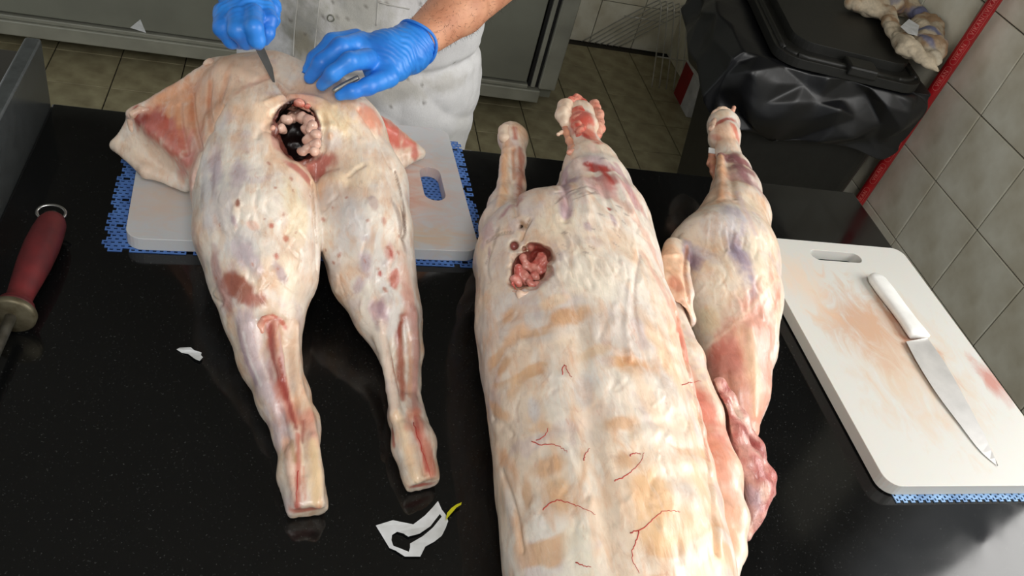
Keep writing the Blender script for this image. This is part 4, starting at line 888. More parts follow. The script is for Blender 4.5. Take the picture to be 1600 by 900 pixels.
veins(treeB, carB, [[(830, 690), (846, 696), (860, 693), (875, 698), (887, 706)], [(848, 797), (866, 783), (884, 784), (900, 790), (915, 795), (930, 805)], [(985, 832), (1003, 826), (1020, 812), (1035, 800), (1052, 798), (1062, 800)], [(998, 830), (994, 846), (988, 860), (990, 880), (1000, 896)], [(960, 752), (975, 745), (988, 736), (1000, 722), (1006, 708)], [(912, 720), (915, 710), (922, 700)], [(878, 585), (882, 570), (888, 580), (893, 590)], [(900, 880), (912, 884), (924, 886)], [(984, 712), (994, 708), (1002, 710)], [(1066, 602), (1080, 597), (1095, 596)], [(838, 688), (852, 680), (856, 668)]], 0.00052)

# ---- hind leg with flank, right of the middle carcass
Cc = Field((0.50, 0.34, 0.898), (0.93, 1.46, 1.15), 0.0023)
Cc.chain([K(1128, 410, 84, lift=-0.012), K(1136, 470, 78, lift=-0.012), K(1150, 540, 56), K(1152, 610, 42), K(1158, 670, 28)], 0.03, ks=0.03)
Cc.chain([K(1130, 405, 84, lift=-0.012), K(1148, 340, 52, z=0.985), K(1150, 300, 37, z=0.99), K(1145, 270, 26, z=0.995), K(1138, 241, 17, z=1.0), K(1132, 216, 23, z=1.0), K(1130, 196, 23, z=1.0), K(1127, 184, 15, z=1.0)], 0.02, ks=0.014)
Cc.chain([K(1052, 386, 15, z=1.0), K(1047, 410, 17, z=1.005), K(1053, 440, 18, z=1.005), K(1062, 470, 18, z=1.0), K(1074, 500, 14, z=.99)], 0.007)
Cc.chain([K(1070, 380, 12, z=1.0), K(1066, 420, 10, z=1.01), K(1072, 460, 12, z=1.005)], 0.006)
Cc.chain([K(1126, 244, 7, z=1.01), K(1127, 270, 8, z=1.012), K(1128, 305, 10, z=1.012), K(1120, 340, 12, z=1.01)], 0.005)
Cc.chain([K(1152, 250, 9, z=1.01), K(1164, 280, 12, z=1.01), K(1176, 320, 14, z=1.008)], 0.006)
Cc.chain([K(1150, 690, 20, z=.93), K(1120, 640, 20, z=.93)], 0.01)
Cc.keep_out(B, 0.0035)
Cc.floor(CT+0.0006)
VC, FC = Cc.mesh(); del Cc
VC = relax(VC, FC, 3); NC = vnormals(VC, FC); VC2 = skinlump(VC, NC, 19, 0.0024)
rgC = [([(1126, 245), (1127, 275), (1126, 310)], 6, .003), ([(1138, 245), (1142, 275), (1146, 310)], 5, -.003), ([(1088, 548), (1130, 522), (1172, 482), (1212, 436)], 5, .0008), ([(1172, 510), (1178, 575), (1180, 650)], 9, .003), ([(1074, 385), (1070, 425), (1078, 470)], 4, -.004), ([(1045, 420), (1058, 440), (1056, 465)], 4, -.003), ([(1040, 400), (1060, 398)], 4, .002), ([(1064, 472), (1052, 480)], 4, -.003), ([(1135, 580), (1140, 620)], 6, -.003)]
for k in range(26):
    x0, y0 = rj.uniform(1090, 1200), rj.uniform(330, 480); rgC.append(([(x0, y0), (x0+rj.uniform(-6, 8), y0+14), (x0+rj.uniform(-8, 12), y0+30)], rj.uniform(1.5, 3.5), rj.choice((-.0013, .001))))
VC2 = ridges(VC2, NC, bvh(VC2, FC), rgC)
VC2[:, 2] = np.maximum(VC2[:, 2], CT+0.0005); treeC = bvh(VC2, FC)
CC = base_paint(VC2, 120, 0.2)
fp = lin((216, 160, 140))
itC = [(1175, 530, 52, 64, 0, fp, 0.95, 0.25), (1198, 470, 26, 40, 25, fp, 0.95, 0.3), (1120, 575, 40, 36, 0, fp, 0.95), (1160, 600, 46, 70, 0, lin((220, 164, 144)), 0.95), (1178, 590, 16, 60, 0, lin((234, 192, 160)), 0.8), (1140, 560, 26, 26, 0, lin((204, 124, 112)), 0.7), (1165, 650, 40, 50, 0, lin((228, 170, 150)), 0.9), (1120, 545, 22, 12, -40, lin((206, 120, 104)), 0.7),
 (1155, 385, 20, 46, 10, lin((176, 164, 178)), 0.85), (1150, 345, 16, 30, 10, lin((190, 180, 190)), 0.75), (1162, 405, 12, 22, 0, lin((156, 142, 164)), 0.7), (1125, 350, 30, 20, -20, lin((224, 218, 214)), 0.7), (1190, 420, 16, 50, 0, lin((236, 222, 196)), 0.7), (1120, 460, 34, 40, 10, lin((234, 224, 206)), 0.7), (1105, 500, 20, 20, 0, lin((226, 212, 180)), 0.7), (1195, 340, 12, 46, -14, lin((236, 214, 186)), 0.7),
 (1052, 405, 18, 40, 10, lin((236, 192, 158)), 0.9), (1062, 470, 18, 34, 0, lin((232, 186, 156)), 0.9), (1056, 445, 9, 12, 0, lin((206, 130, 104)), 0.7), (1084, 402, 15, 22, 0, lin((168, 146, 156)), 0.95, 0.3), (1080, 410, 8, 12, 0, lin((140, 112, 122)), 0.6), (1098, 395, 10, 26, 0, lin((214, 206, 208)), 0.7),
 (1150, 248, 10, 28, -20, lin((150, 96, 98)), 0.95), (1160, 262, 9, 16, -30, lin((140, 84, 88)), 0.8), (1130, 262, 8, 26, 8, lin((234, 182, 140)), 0.8), (1165, 280, 14, 26, -24, lin((198, 160, 160)), 0.7), (1130, 300, 12, 26, 10, lin((234, 200, 176)), 0.7), (1132, 205, 24, 22, 0, lin((236, 196, 166)), 0.85), (1132, 187, 22, 4, 6, lin((188, 76, 62)), 0.9), (1150, 205, 6, 14, 0, lin((204, 110, 92)), 0.8), (1126, 178, 16, 8, 0, lin((240, 222, 196)), 0.8), (1118, 215, 5, 14, 0, lin((220, 150, 130)), 0.7)]
CC = paint(VC2, CC, treeC, itC, 14)
CC = strokes(VC2, CC, treeC, [([(1125, 242), (1128, 278), (1124, 315)], 8, (232, 186, 150), .85), ([(1146, 240), (1156, 262), (1168, 286)], 9, (146, 98, 102), .85), ([(1088, 548), (1130, 522), (1172, 482), (1212, 436)], 4, (234, 206, 180), .45), ([(1172, 520), (1178, 580), (1180, 645)], 9, (232, 194, 162), .8), ([(1150, 300), (1165, 330), (1180, 365)], 5, (210, 190, 190), .6), ([(1110, 560), (1120, 590)], 8, (196, 124, 112), .6), ([(1074, 385), (1070, 425), (1078, 470)], 3, (196, 140, 112), .7)])
carC = tag(empty('hind_leg', (0.72, 0.85, CT)), 'single hind leg with pink flank lying between largest carcass and right board', 'meat')
mk('body', VC2, FC, MEAT, carC, colors=CC)
# folded flank sheet at its near end
Fs = Field((0.48, 0.34, 0.898), (0.80, 0.80, 1.06), 0.0022)
q = [K(1116, 606, 7, z=.985), K(1130, 630, 9, z=.985), K(1150, 680, 13, z=.975), K(1170, 725, 17, z=.965), K(1186, 765, 19, z=.95), K(1180, 800, 14, z=.938), K(1166, 838, 6, z=.925)]
Fs.chain(q, 0.006, ks=0.012)
q2 = [K(1112, 604, 7, z=.985), K(1124, 600, 8, z=.985), K(1138, 622, 8, z=.98), K(1158, 655, 8, z=.97), K(1180, 700, 10, z=.955), K(1197, 745, 11, z=.945), K(1203, 770, 9, z=.935)]
Fs.chain(q2, 0.006, ks=0.012)
for a, b in zip(q[2:5], q2[3:6]):
    Fs.chain([a, b], 0.012)
Fs.tri(q[1], q[4], K(1160, 800, 1, z=.91), 0.005, 0.008)
Fs.tri(q[4], K(1160, 800, 1, z=.91), q[6], 0.006, 0.008)
Fs.tri(q2[3], q2[6], K(1190, 700, 1, z=.91), 0.005, 0.008)
Fs.chain([K(1150, 662, 3.5, z=.998), K(1170, 704, 4, z=.992), K(1188, 745, 4, z=.98)], 0.006, op='sub')
Fs.keep_out(B, 0.0035)
Fs.floor(CT+0.0006)
VF_, FF_ = Fs.mesh(); VF_ = relax(VF_, FF_, 1); NF = vnormals(VF_, FF_); fdir = np.array(q[5][:3])-np.array(q[1][:3]); fdir /= np.linalg.norm(fdir); along_f = (VF_@fdir)[:, None]*fdir
VF2 = VF_+NF*((noise((VF_-along_f)*1.0+along_f*.2, 75, 29, 2)-.5)*.0045)[:, None]; VF2[:, 2] = np.maximum(VF2[:, 2], CT+.0005)
treeF = bvh(VF2, FF_)
CF = np.tile(lin((214, 160, 148)), (len(VF2), 1)); nn = sstep(0.45, 0.65, noise(VF2, 50, 33, 3))[:, None]; CF = CF*(1-nn)+lin((182, 104, 96))*nn
CF = paint(VF2, CF, treeF, [(1120, 606, 16, 10, 0, lin((222, 176, 160)), 0.9), (1172, 690, 8, 50, -30, lin((158, 78, 74)), 0.85), (1190, 740, 14, 26, -24, lin((172, 92, 86)), 0.85), (1178, 780, 16, 18, 0, lin((198, 168, 176)), 0.8), (1196, 770, 10, 16, 0, lin((230, 190, 172)), 0.8), (1148, 640, 8, 30, -32, lin((236, 214, 196)), 0.8), (1168, 820, 8, 20, 0, lin((230, 190, 168)), 0.8), (1140, 660, 6, 40, -28, lin((206, 140, 130)), 0.7)], 3)
mk('flank_flap', VF2, FF_, MEATWET, carC, colors=CF)
lumps('fat_shred', [kz(1.01, (1140, 178, 4), (1145, 173, 2.5), (1147, 168, 3))], 0.0012, M['pinkfat'], carC, 0.002, 12, 0.001)
lumps('shank_end', [kz(1.012, (1118, 178, 7), (1128, 174, 7), (1138, 177, 6)), kz(1.012, (1112, 200, 5), (1116, 190, 6))], 0.0015, M['fat'], carC, 0.004, 13, 0.003)
lumps('bone_tip', [kz(0.985, (1112, 242, 6), (1113, 254, 7), (1116, 268, 6), (1120, 280, 6))], 0.0015, M['tendon'], carC, 0.004, 14, 0.002)
tV, tF = plateVF([(-.009, -.005), (.007, -.006), (.009, .004), (-.006, .006)], 0, 0.0012)
to_ = at(1113, 236, 0.995); ttag = mk('tag', [(x+to_[0], y+to_[1], z+to_[2]+0.3*(y)) for x, y, z in tV], tF, M['paper'], carC, smooth=False)
# ------------------------------------------------------------------ small things on the worktop
# sharpening steel at the left edge
h0 = at(86, 338, CT+0.027); h1 = at(20, 488, CT+0.027); ax = (h1-h0); ax[2] = 0; HL = np.linalg.norm(ax); ax /= HL
st = tag(empty('sharpening_steel', (h0[0], h0[1], CT)), 'sharpening steel with dark red handle and hanging ring', 'sharpening steel')
prof = [(0.0, .004), (.001, .009), (.006, .0145), (.016, .0185), (.035, .0205), (.06, .0215), (.09, .0205), (.12, .018), (.145, .0155), (.162, .0150), (.17, .0165), (HL-.012, .021), (HL-.006, .024), (HL-.002, .0245)]
prof = [(t*HL/(HL), r) for t, r in prof if t <= HL]; prof.sort()
mk('handle', *tubeVF([h0+ax*t for t, _ in prof], [r*0.95 for _, r in prof], 28), M['red_handle'], st)
gp = [h0+ax*(HL-.0018), h0+ax*(HL), h0+ax*(HL+.006), h0+ax*(HL+.008)]
mk('guard', *tubeVF(gp, [.022, .0262, .0262, .0235], 28), M['guard'], st)
sp = [h0+ax*(HL+.0075), h0+ax*(HL+.30), h0+ax*(HL+.33)]
mk('rod', *tubeVF(sp, [.0062, .0060, .0015], 20), M['dull_steel'], st)
rg = h0-ax*0.006; pr = np.array([-ax[1], ax[0], 0]); rp = []
for k in range(25):
    a = 2*math.pi*k/24; rp.append(rg+pr*(0.017*math.cos(a)-.006)+(-ax*0.011+np.array([0, 0, .004]))*math.sin(a))
mk('ring', *tubeVF(rp, .0021, 10, False), M['steel'], st)
rv, rf = tubeVF([h0-ax*.007+pr*-.004+np.array([0, 0, -.002+.0]), h0+ax*.003+pr*-.003], [.0055, .006], 14); mk('ferrule', rv, rf, M['steel'], st)

# white-handled knife on the right board
kz_ = BT+0.0075
def kp(px, py, z=kz_): return at(px, py, z)
k0, k1, k2 = kp(1364, 430), kp(1437, 527), kp(1563, 724)
kn = tag(empty('knife', (k1[0], k1[1], BT)), 'long narrow knife with white plastic handle lying on right cutting board', 'knife')
hx = (k1-k0); HLn = np.linalg.norm(hx); hx /= HLn; hy = np.array([-hx[1], hx[0], 0])
V, F = [], []; secs = [(0, .006, .004), (.004, .0125, .0065), (.014, .0162, .008), (.04, .0170, .0085), (.08, .0158, .008), (.11, .0160, .008), (.13, .0180, .0078), (HLn, .0190, .0068)]
n = 16
for t, a, b in secs:
    for i in range(n):
        th = 2*math.pi*i/n; c_, s_ = math.cos(th), math.sin(th)
        p = k0+hx*t+hy*a*math.copysign(abs(c_)**.7, c_)+np.array([0, 0, b*math.copysign(abs(s_)**.7, s_)+.0012]); V.append(p)
for j in range(len(secs)-1):
    for i in range(n): F.append((j*n+i, j*n+(i+1) % n, (j+1)*n+(i+1) % n, (j+1)*n+i))
F += [tuple(range(n))[::-1], tuple(range((len(secs)-1)*n, len(secs)*n))]
mk('handle', V, [f[::-1] for f in F], M['white_plastic'], kn)
# blade outline in photo points (edge side left/below, spine right/above)
spine = [(1449, 528), (1478, 568), (1510, 622), (1540, 676), (1563, 724)]; edge = [(1417, 532), (1436, 566), (1466, 612), (1500, 656), (1535, 700), (1563, 724)]
sp_ = smoothpts([kp(a, b) for a, b in spine], 6); ed_ = smoothpts([kp(a, b) for a, b in edge], 5)
m_ = 20
def resamp(Pts, n):
    Pts = np.array(Pts); d = np.r_[0, np.cumsum(np.linalg.norm(np.diff(Pts, axis=0), axis=1))]
    t = np.linspace(0, d[-1], n); return np.stack([np.interp(t, d, Pts[:, i]) for i in range(3)], 1)
S_, E_ = resamp(sp_, m_), resamp(ed_, m_)
V, F = [], []
for i in range(m_):
    th = 0.0013*(1-0.8*i/m_); zc = kz_-.001-(.0045*i/m_)
    s_, e_ = S_[i].copy(), E_[i].copy()
    s_[2] = zc; e_[2] = zc-.0012
    V += [s_+[0, 0, th], s_-[0, 0, th], e_+[0, 0, .0002], e_-[0, 0, .0002]]
for i in range(m_-1):
    a, b = 4*i, 4*i+4
    F += [(a, a+2, b+2, b), (a+1, b+1, b+3, a+3), (a, b, b+1, a+1), (a+2, a+3, b+3, b+2)]
F += [(0, 1, 3, 2), (4*m_-4, 4*m_-2, 4*m_-1, 4*m_-3)]
mk('blade', V, F, M['blade'], kn, smooth=False)

# torn white label with keyhole cut-out
outl = [(587, 822), (613, 815), (645, 822), (663, 808), (676, 794), (684, 784), (690, 797), (697, 806), (700, 815), (696, 826), (690, 838), (678, 848), (664, 856), (656, 872), (632, 872), (617, 862), (608, 858)]
inn = [(611, 846), (612, 838), (620, 833), (630, 836), (637, 841), (655, 836), (672, 824), (687, 804), (690, 808), (676, 826), (660, 840), (640, 852), (640, 858), (638, 865), (624, 859), (614, 855)]
def w2(l, z): return [tuple(at(a, b, z)[:2]) for a, b in l]
ol, il_ = w2(outl, CT), w2(inn, CT)
if sum(ol[i][0]*ol[(i+1) % len(ol)][1]-ol[(i+1) % len(ol)][0]*ol[i][1] for i in range(len(ol))) < 0: ol = ol[::-1]; il_ = il_[::-1]
V, F = plateVF(ol, CT+.0006, CT+.0010, [il_])
V = [(x, y, z+0.0025*max(0, math.sin((x-0.11)*40))) for x, y, z in V]
lb = tag(empty('paper_label', (0.15, 0.49, CT)), 'torn white label with keyhole-shaped cut-out and yellow tail', 'label')
mk('sticker', V, F, M['paper'], lb, smooth=False)
yl = w2([(695, 818), (697, 806), (704, 798), (711, 793), (720, 789), (719, 793), (712, 797), (706, 804), (699, 812)], CT)
if sum(yl[i][0]*yl[(i+1) % len(yl)][1]-yl[(i+1) % len(yl)][0]*yl[i][1] for i in range(len(yl))) < 0: yl = yl[::-1]
V, F = plateVF(yl, CT+.0012, CT+.0017); mk('yellow_strip', [(x, y, z+.004) for x, y, z in V], F, M['yellow'], lb, smooth=False)
sl_ = w2([(276, 548), (281, 545), (298, 545), (303, 550), (315, 554), (314, 558), (317, 561), (312, 567), (305, 564), (294, 555), (284, 552)], CT)
if sum(sl_[i][0]*sl_[(i+1) % len(sl_)][1]-sl_[(i+1) % len(sl_)][0]*sl_[i][1] for i in range(len(sl_))) < 0: sl_ = sl_[::-1]
V, F = plateVF(sl_, CT+.0005, CT+.0009); V = [(x, y, z+.003*abs(math.sin((x+.11)*90))) for x, y, z in V]
tag(mk('paper_scrap', V, F, M['paper'], smooth=False), 'small torn scrap of white paper left of the carcass shank', 'scrap')

# ------------------------------------------------------------------ refrigerator along the back
fy = 2.845
fr = tag(empty('refrigerator', (-0.2, 3.2, 0)), 'wide steel refrigerator standing behind the person', 'refrigerator')
box('cabinet_body', (-1.45, fy+0.04, 0.10), (0.972, BY-0.02, 2.0), M['steel_dark'], fr)
box('bottom_rail', (-1.45, fy-0.012, 0.098), (0.915, fy+0.0395, 0.150), M['steel_rail'], fr, 0.004)
box('ledge', (-1.45, fy-0.004, 0.1505), (0.862, fy+0.0395, 0.166), M['steel_rail'], fr, 0.003)
for x0, x1 in ((-1.44, 0.10), (0.105, 0.855)):
    d_ = box('door', (x0, fy+0.004, 0.172), (x1, fy+0.0395, 1.95), M['steel_dark'], fr, 0.004)
    hd_ = tubeVF([(x1-.06, fy-.03, 1.0), (x1-.06, fy-.03, 1.35)], .011, 12); mk('door_handle', *hd_, M['steel'], d_)
for x in (0.8625, 0.893): box('gasket', (x, fy+0.012, 0.155), (x+0.012, fy+0.0395, 1.95), M['rubber'], fr)
box('corner_post', (0.9065, fy-0.004, 0.155), (0.972, fy+0.0395, 2.0), M['steel_rail'], fr, 0.004)
box('inner_post', (0.8755, fy+0.004, 0.155), (0.8925, fy+0.0395, 1.98), M['steel_rail'], fr, 0.002)
for x in (-1.38, -0.2, 0.5): mk('foot', *tubeVF([(x, fy+.09, 0), (x, fy+.09, 0.0995)], .025, 14), M['rubber'], fr)
tp_ = [aty(a, b, fy) for a, b in ((203, 44), (219, 31), (228, 52))]
mk('sticker', [(p[0], fy+.0032, p[2]) for p in tp_]+[(p[0], fy+.0038, p[2]) for p in tp_], [(0, 1, 2), (5, 4, 3), (0, 3, 4, 1), (1, 4, 5, 2), (2, 5, 3, 0)], M['paper'], fr, smooth=False)

# ------------------------------------------------------------------ wire rack against the back wall
wr_ = tag(empty('wire_rack', (1.6, 3.45, 0)), 'bent wire rack standing in the dark corner by the tiled wall', 'rack')
for k in range(7):
    x = 1.487+0.031*k
    pts = smoothpts([(x+.075+.005*k, 3.27, .006), (x+.04+.003*k, 3.285, .18), (x, 3.30, .352), (x-.002, 3.33, .372), (x-.012, 3.36, .362), (x-.10, 3.49, .19), (x-.19, 3.615, .012)], 5)
    mk('wire', *tubeVF(pts, .0030, 8), M['rack_wire'], wr_)
mk('cross_wire', *tubeVF([(1.40, 3.46, .235), (1.60, 3.46, .235)], .0032, 8), M['rack_wire'], wr_)
mk('cross_wire', *tubeVF([(1.54, 3.2835, .15), (1.73, 3.2835, .15)], .0030, 8), M['rack_wire'], wr_)
cb_ = tag(empty('carton', (1.69, 3.16, 0)), 'small red and white carton beside the wire rack', 'carton')
box('box', (1.665, 3.05, 0.0005), (1.735, 3.25, 0.17), M['carton_white'], cb_, 0.002)
box('red_panel', (1.6642, 3.14, 0.004), (1.6649, 3.246, 0.165), M['carton_red'], cb_)

# ------------------------------------------------------------------ rubbish bin with black bag, rag, broom
bn = tag(empty('rubbish_bin', (1.15, 1.87, 0)), 'large charcoal lidded bin draped with a black plastic bag', 'bin')
bn.rotation_euler = (0, 0, math.radians(-10))
bx0, bx1, by0, by1 = 1.15, 1.61, 1.87, 2.40
bV, bF = plateVF(rrect(bx0, by0, bx1, by1, .05), 0.0, 0.85)
bV = [(x, y, z) if z > .1 else (bx0+.095+(x-bx0)*.70, by0+.05+(y-by0)*.72, z) for x, y, z in bV]
bo = mk('body', bV, bF, M['bin'], bn, smooth=False); bevel(bo, .01)
lx0, lx1, ly0, ly1 = 1.185, 1.60, 1.838, 2.39
lo_ = mk('lid', *plateVF(rrect(lx0, ly0, lx1, ly1, .07, 8), 0.868, 0.893), M['bin'], bn, smooth=False); bevel(lo_, .008, 3)
l2 = mk('lid_dome', *plateVF(rrect(lx0+.05, ly0+.06, lx1-.03, ly1-.04, .06, 8), 0.8925, 0.918), M['bin'], lo_, smooth=False); bevel(l2, .012, 3)
l3 = mk('lid_lip', *tubeVF(smoothpts([(x, y, 0.893) for x, y in rrect(lx0+.02, ly0+.02, lx1-.02, ly1-.02, .06, 4)]+[(lx1-.08, ly0+.02, .893)], 3), .008, 8), M['bin'], lo_)
l4 = box('lid_handle', (1.37, ly0-.012, .8835), (1.45, ly0+.05, .912), M['bin'], lo_, .006)
# bag folded out over the rim: creased planes of thin plastic
NB_ = 34
loop = rrect(bx0-.004, by0-.004, bx1+.004, by1+.004, .05, 10)
L_ = resamp([(x, y, 0) for x, y in loop+[loop[0]]], NB_+1)[:-1]
cc = np.array([(bx0+bx1)/2, (by0+by1)/2, 0]); ang = np.arctan2(L_[:, 1]-cc[1], L_[:, 0]-cc[0])
nv = L_-cc; nv /= np.linalg.norm(nv, axis=1, keepdims=True)
front = sstep(0.3, 0.9, -np.sin(ang)); left = sstep(0.3, 0.9, -np.cos(ang))
rs_ = np.random.RandomState(11); V = []
rows = [(-.07, .855, .0), (-.02, .866, .010), (.022, .868, .012), (.035, .838, .016), (.045, .795, .020), (.045, .745, .020), (.030, .70, .014)]
for j, (o_, z_, jt) in enumerate(rows):
    t = j/(len(rows)-1)
    off = o_+rs_.uniform(-jt, jt, NB_)*1.6
    hem = (0.05*front*rs_.uniform(0.2, 1, NB_)+.02*rs_.uniform(-1, 1, NB_))*t**1.5
    off = off+(.06*left*min(1, t*2)); off = np.maximum(off, .008 if j > 2 else -1)
    Pn = L_+nv*off[:, None]+np.stack([rs_.uniform(-.012, .012, NB_)*(j > 1), rs_.uniform(-.006, .006, NB_)*(j > 1), 0*ang], 1)
    Pn[:, 1] = np.where(front > .3, np.minimum(Pn[:, 1], by0-.006*(j > 2)), Pn[:, 1])
    Pn[:, 2] = z_-hem+rs_.uniform(-.012, .012, NB_)*(j > 2); Pn[:, 0] = np.minimum(Pn[:, 0], bx1+.035)
    V.append(Pn)
V = np.concatenate(V); F = []
for j in range(len(rows)-1):
    for i in range(NB_):
        a, b = j*NB_+i, j*NB_+(i+1) % NB_
        F += [(a, a+NB_, b+NB_), (a, b+NB_, b)] if rs_.rand() < .5 else [(a, a+NB_, b), (b, a+NB_, b+NB_)]
bag = mk('bag', V, F, M['bag'], bn, smooth=False)
so = bag.modifiers.new('thickness', 'SOLIDIFY'); so.thickness = 0.0012; so.offset = 1
ca_ = bag.data.attributes.new('crease_edge', 'FLOAT', 'EDGE'); ca_.data.foreach_set('value', np.where(rs_.rand(len(bag.data.edges)) < .7, rs_.uniform(.4, .75, len(bag.data.edges)), .12).astype(np.float32))
bag.data.polygons.foreach_set('use_smooth', np.ones(len(bag.data.polygons), bool))
ss_ = bag.modifiers.new('soften', 'SUBSURF'); ss_.levels = 3; ss_.render_levels = 3

# broom leaning on the wall
b_top = atx(1560, -8, WX-.035); b_mid = atx(1340, 318, WX-.035)
dr = b_mid-b_top; tb_ = (0.035-b_top[2])/dr[2]; b_bot = b_top+dr*tb_; b_end = b_top-dr*0.55
bb = tag(empty('broom', (b_bot[0], b_bot[1], 0)), 'red broom handle leaning against the tiled wall', 'broom')
mk('handle', *tubeVF([b_bot, b_mid, b_top, b_end], .0165, 24), M['red_plastic'], bb)
V, F = boxVF((b_bot[0]-.035, b_bot[1]-.14, 0.0355), (b_bot[0]+.03, b_bot[1]+.14, 0.075)); hdo = mk('head', V, F, M['red_plastic'], bb, False); bevel(hdo, .01)
for k in range(14):
    y = b_bot[1]-.125+.0192*k
    mk('bristle_tuft', *tubeVF([(b_bot[0], y, .0352), (b_bot[0]-.004, y, .0005)], [.010, .013], 8), M['rubber'], bb)
fc = bpy.data.curves.new('lettering', 'FONT'); fc.body = 'VIKAN'; fc.size = 0.0155; fc.extrude = 0.0003; fc.align_x = 'CENTER'; fc.align_y = 'CENTER'; fc.space_character = 1.15
fo = bpy.data.objects.new('lettering_tmp', fc); COL.objects.link(fo)
lm = bpy.data.meshes.new_from_object(fo); bpy.data.objects.remove(fo)
lm.materials.append(M['red_relief'])
bd_ = (b_end-b_bot)/np.linalg.norm(b_end-b_bot)
rings = rrect(-.037, -.0085, .037, .0085, .0084, 6)
for k, (px, py) in enumerate(((1346, 300), (1372, 266), (1396, 232), (1424, 196), (1472, 118), (1500, 78), (1528, 38), (1553, 3))):
    c = atx(px, py, WX-.035); tt = (c-b_bot)@bd_; c = b_bot+bd_*tt
    vw = CAM-c; vw -= bd_*(vw@bd_); vw /= np.linalg.norm(vw)
    side_ = np.cross(vw, bd_); vw = vw*math.cos(.5)-side_*math.sin(.5)*(-1 if False else 1) if False else vw
    yv = np.cross(vw, bd_)
    mtx = Matrix([[bd_[0], yv[0], vw[0], 0], [bd_[1], yv[1], vw[1], 0], [bd_[2], yv[2], vw[2], 0], [0, 0, 0, 1]])
    o = bpy.data.objects.new('lettering', lm); COL.objects.link(o); o.parent = bb
    o.matrix_local = Matrix.Translation(Vector(c+vw*.0166)-Vector(BASE[bb.name])) @ mtx
    rv = [c+bd_*a+yv*b+vw*(math.sqrt(.0167**2-b*b)) for a, b in rings]; rv.append(rv[0])
    mk('emblem_ring', *tubeVF(rv, .0005, 5, False), M['red_relief'], bb)

# stained rag on the bin lid
rgz = 0.93
f = Field((1.40, 1.72, 0.885), (1.745, 2.36, 1.02), 0.0035)
def rk(px, py, r, z=0.945): return K(px, py, r, z=z)
f.chain([rk(1340, 6, 15), rk(1366, 12, 22), rk(1400, 4, 26), rk(1432, 12, 24), rk(1452, 42, 24), rk(1452, 72, 26), rk(1460, 96, 14)], 0.02, sc=(1, 1, .7), ks=0.015)
f.chain([rk(1385, 22, 17), rk(1398, 50, 16), rk(1416, 76, 18), rk(1446, 96, 13), rk(1464, 108, 7)], 0.012, sc=(1, 1, .7), ks=0.012)
f.floor(0.9196)
V, F = f.mesh(); N = vnormals(V, F)
rd = np.abs(noise(V, 17, 3, 1)-0.5)*2; rd2 = np.abs(noise(V, 40, 6, 1)-0.5)*2
V = V+N*(0.016*(rd-.4)+0.007*(rd2-.4))[:, None]
V[:, 2] = np.maximum(V[:, 2], 0.9194); V[:, 0] = np.minimum(V[:, 0], WX-.012)
tr_ = bvh(V, F)
Cg = np.tile(lin((205, 190, 165)), (len(V), 1)); n1 = sstep(.45, .65, noise(V, 22, 8, 3))[:, None]; Cg = Cg*(1-n1)+lin((172, 140, 108))*n1
Cg = paint(V, Cg, tr_, [(1440, 14, 26, 7, 20, lin((92, 104, 148)), .85), (1460, 45, 7, 26, -14, lin((92, 104, 148)), .85), (1450, 60, 6, 14, 10, lin((100, 112, 150)), .8), (1460, 80, 14, 20, 0, lin((216, 206, 184)), .8), (1400, -4, 20, 8, 0, lin((110, 116, 150)), .6)], 2)
tag(mk('rag', V, F, mat_col('rag_cloth', .9, .5, 60, 0, 0, .12, 150), colors=Cg), 'crumpled beige rag with blue stains on the bin lid', 'rag')
pc = [at(a, b, 0.978) for a, b in ((1407, 42), (1420, 30), (1436, 40), (1433, 56), (1418, 52))]
V = [tuple(p) for p in pc]+[(p[0], p[1], p[2]+.001) for p in pc]
tag(mk('paper_scrap', V, [(0, 1, 2, 3, 4), (9, 8, 7, 6, 5)]+[(i, 5+i, 5+(i+1) % 5, (i+1) % 5) for i in range(5)], M['paper'], smooth=False), 'white paper scrap resting on the beige rag', 'scrap')

# ------------------------------------------------------------------ person
PX, PY = 0.125, 1.60
pr_ = tag(empty('person', (PX, PY, 0)), 'person in stained white coat and blue gloves cutting the left carcass', 'person')
sk = Field((-0.36, 1.0, 0.78), (0.62, 1.85, 1.80), 0.006)
wR = np.array(K(636, 78, 33, z=1.135)); wL = np.array(K(378, -8, 32, z=1.20))
eR = np.array((0.335, 1.37, 1.185, .047)); eL = np.array((-0.20, 1.33, 1.24, .047))
sR = np.array((PX+.20, 1.60, 1.43, .06)); sL = np.array((PX-.20, 1.60, 1.43, .06))
sk.chain([wR*np.array([1, 1, 1, .82]), wR*.55+eR*.45+np.array([0, 0, 0, .004]), eR, sR], 0.02, ks=.01)
sk.chain([wL*np.array([1, 1, 1, .82]), wL*.55+eL*.45+np.array([0, 0, 0, .004]), eL, sL], 0.02, ks=.01)
sk.chain([(PX, 1.61, .82, .15), (PX, 1.61, 1.12, .145), (PX, 1.61, 1.36, .165), (PX, 1.60, 1.42, .10)], 0.03, sc=(1, .65, 1), ks=.03)
sk.chain([(PX-.19, 1.60, 1.42, .055), (PX+.19, 1.60, 1.42, .055)], .03)
sk.chain([(PX, 1.60, 1.42, .058), (PX, 1.56, 1.55, .054)], .03)
sk.chain([(PX, 1.53, 1.66, .088), (PX, 1.50, 1.60, .07)], .03, sc=(.88, 1.05, 1.12))
sk.chain([(PX, 1.425, 1.625, .012), (PX, 1.412, 1.60, .016)], .012)           # nose
for s in (-1, 1):
    sk.chain([(PX+s*.079, 1.545, 1.64, .016), (PX+s*.083, 1.555, 1.615, .012)], .008)   # ears
    sk.chain([(PX+s*.030, 1.428, 1.637, .013)], .008, op='sub')
sk.chain([(PX-.02, 1.428, 1.572, .006), (PX+.02, 1.428, 1.572, .006)], .006, op='sub')
V, F = sk.mesh(); V = relax(V, F, 2)
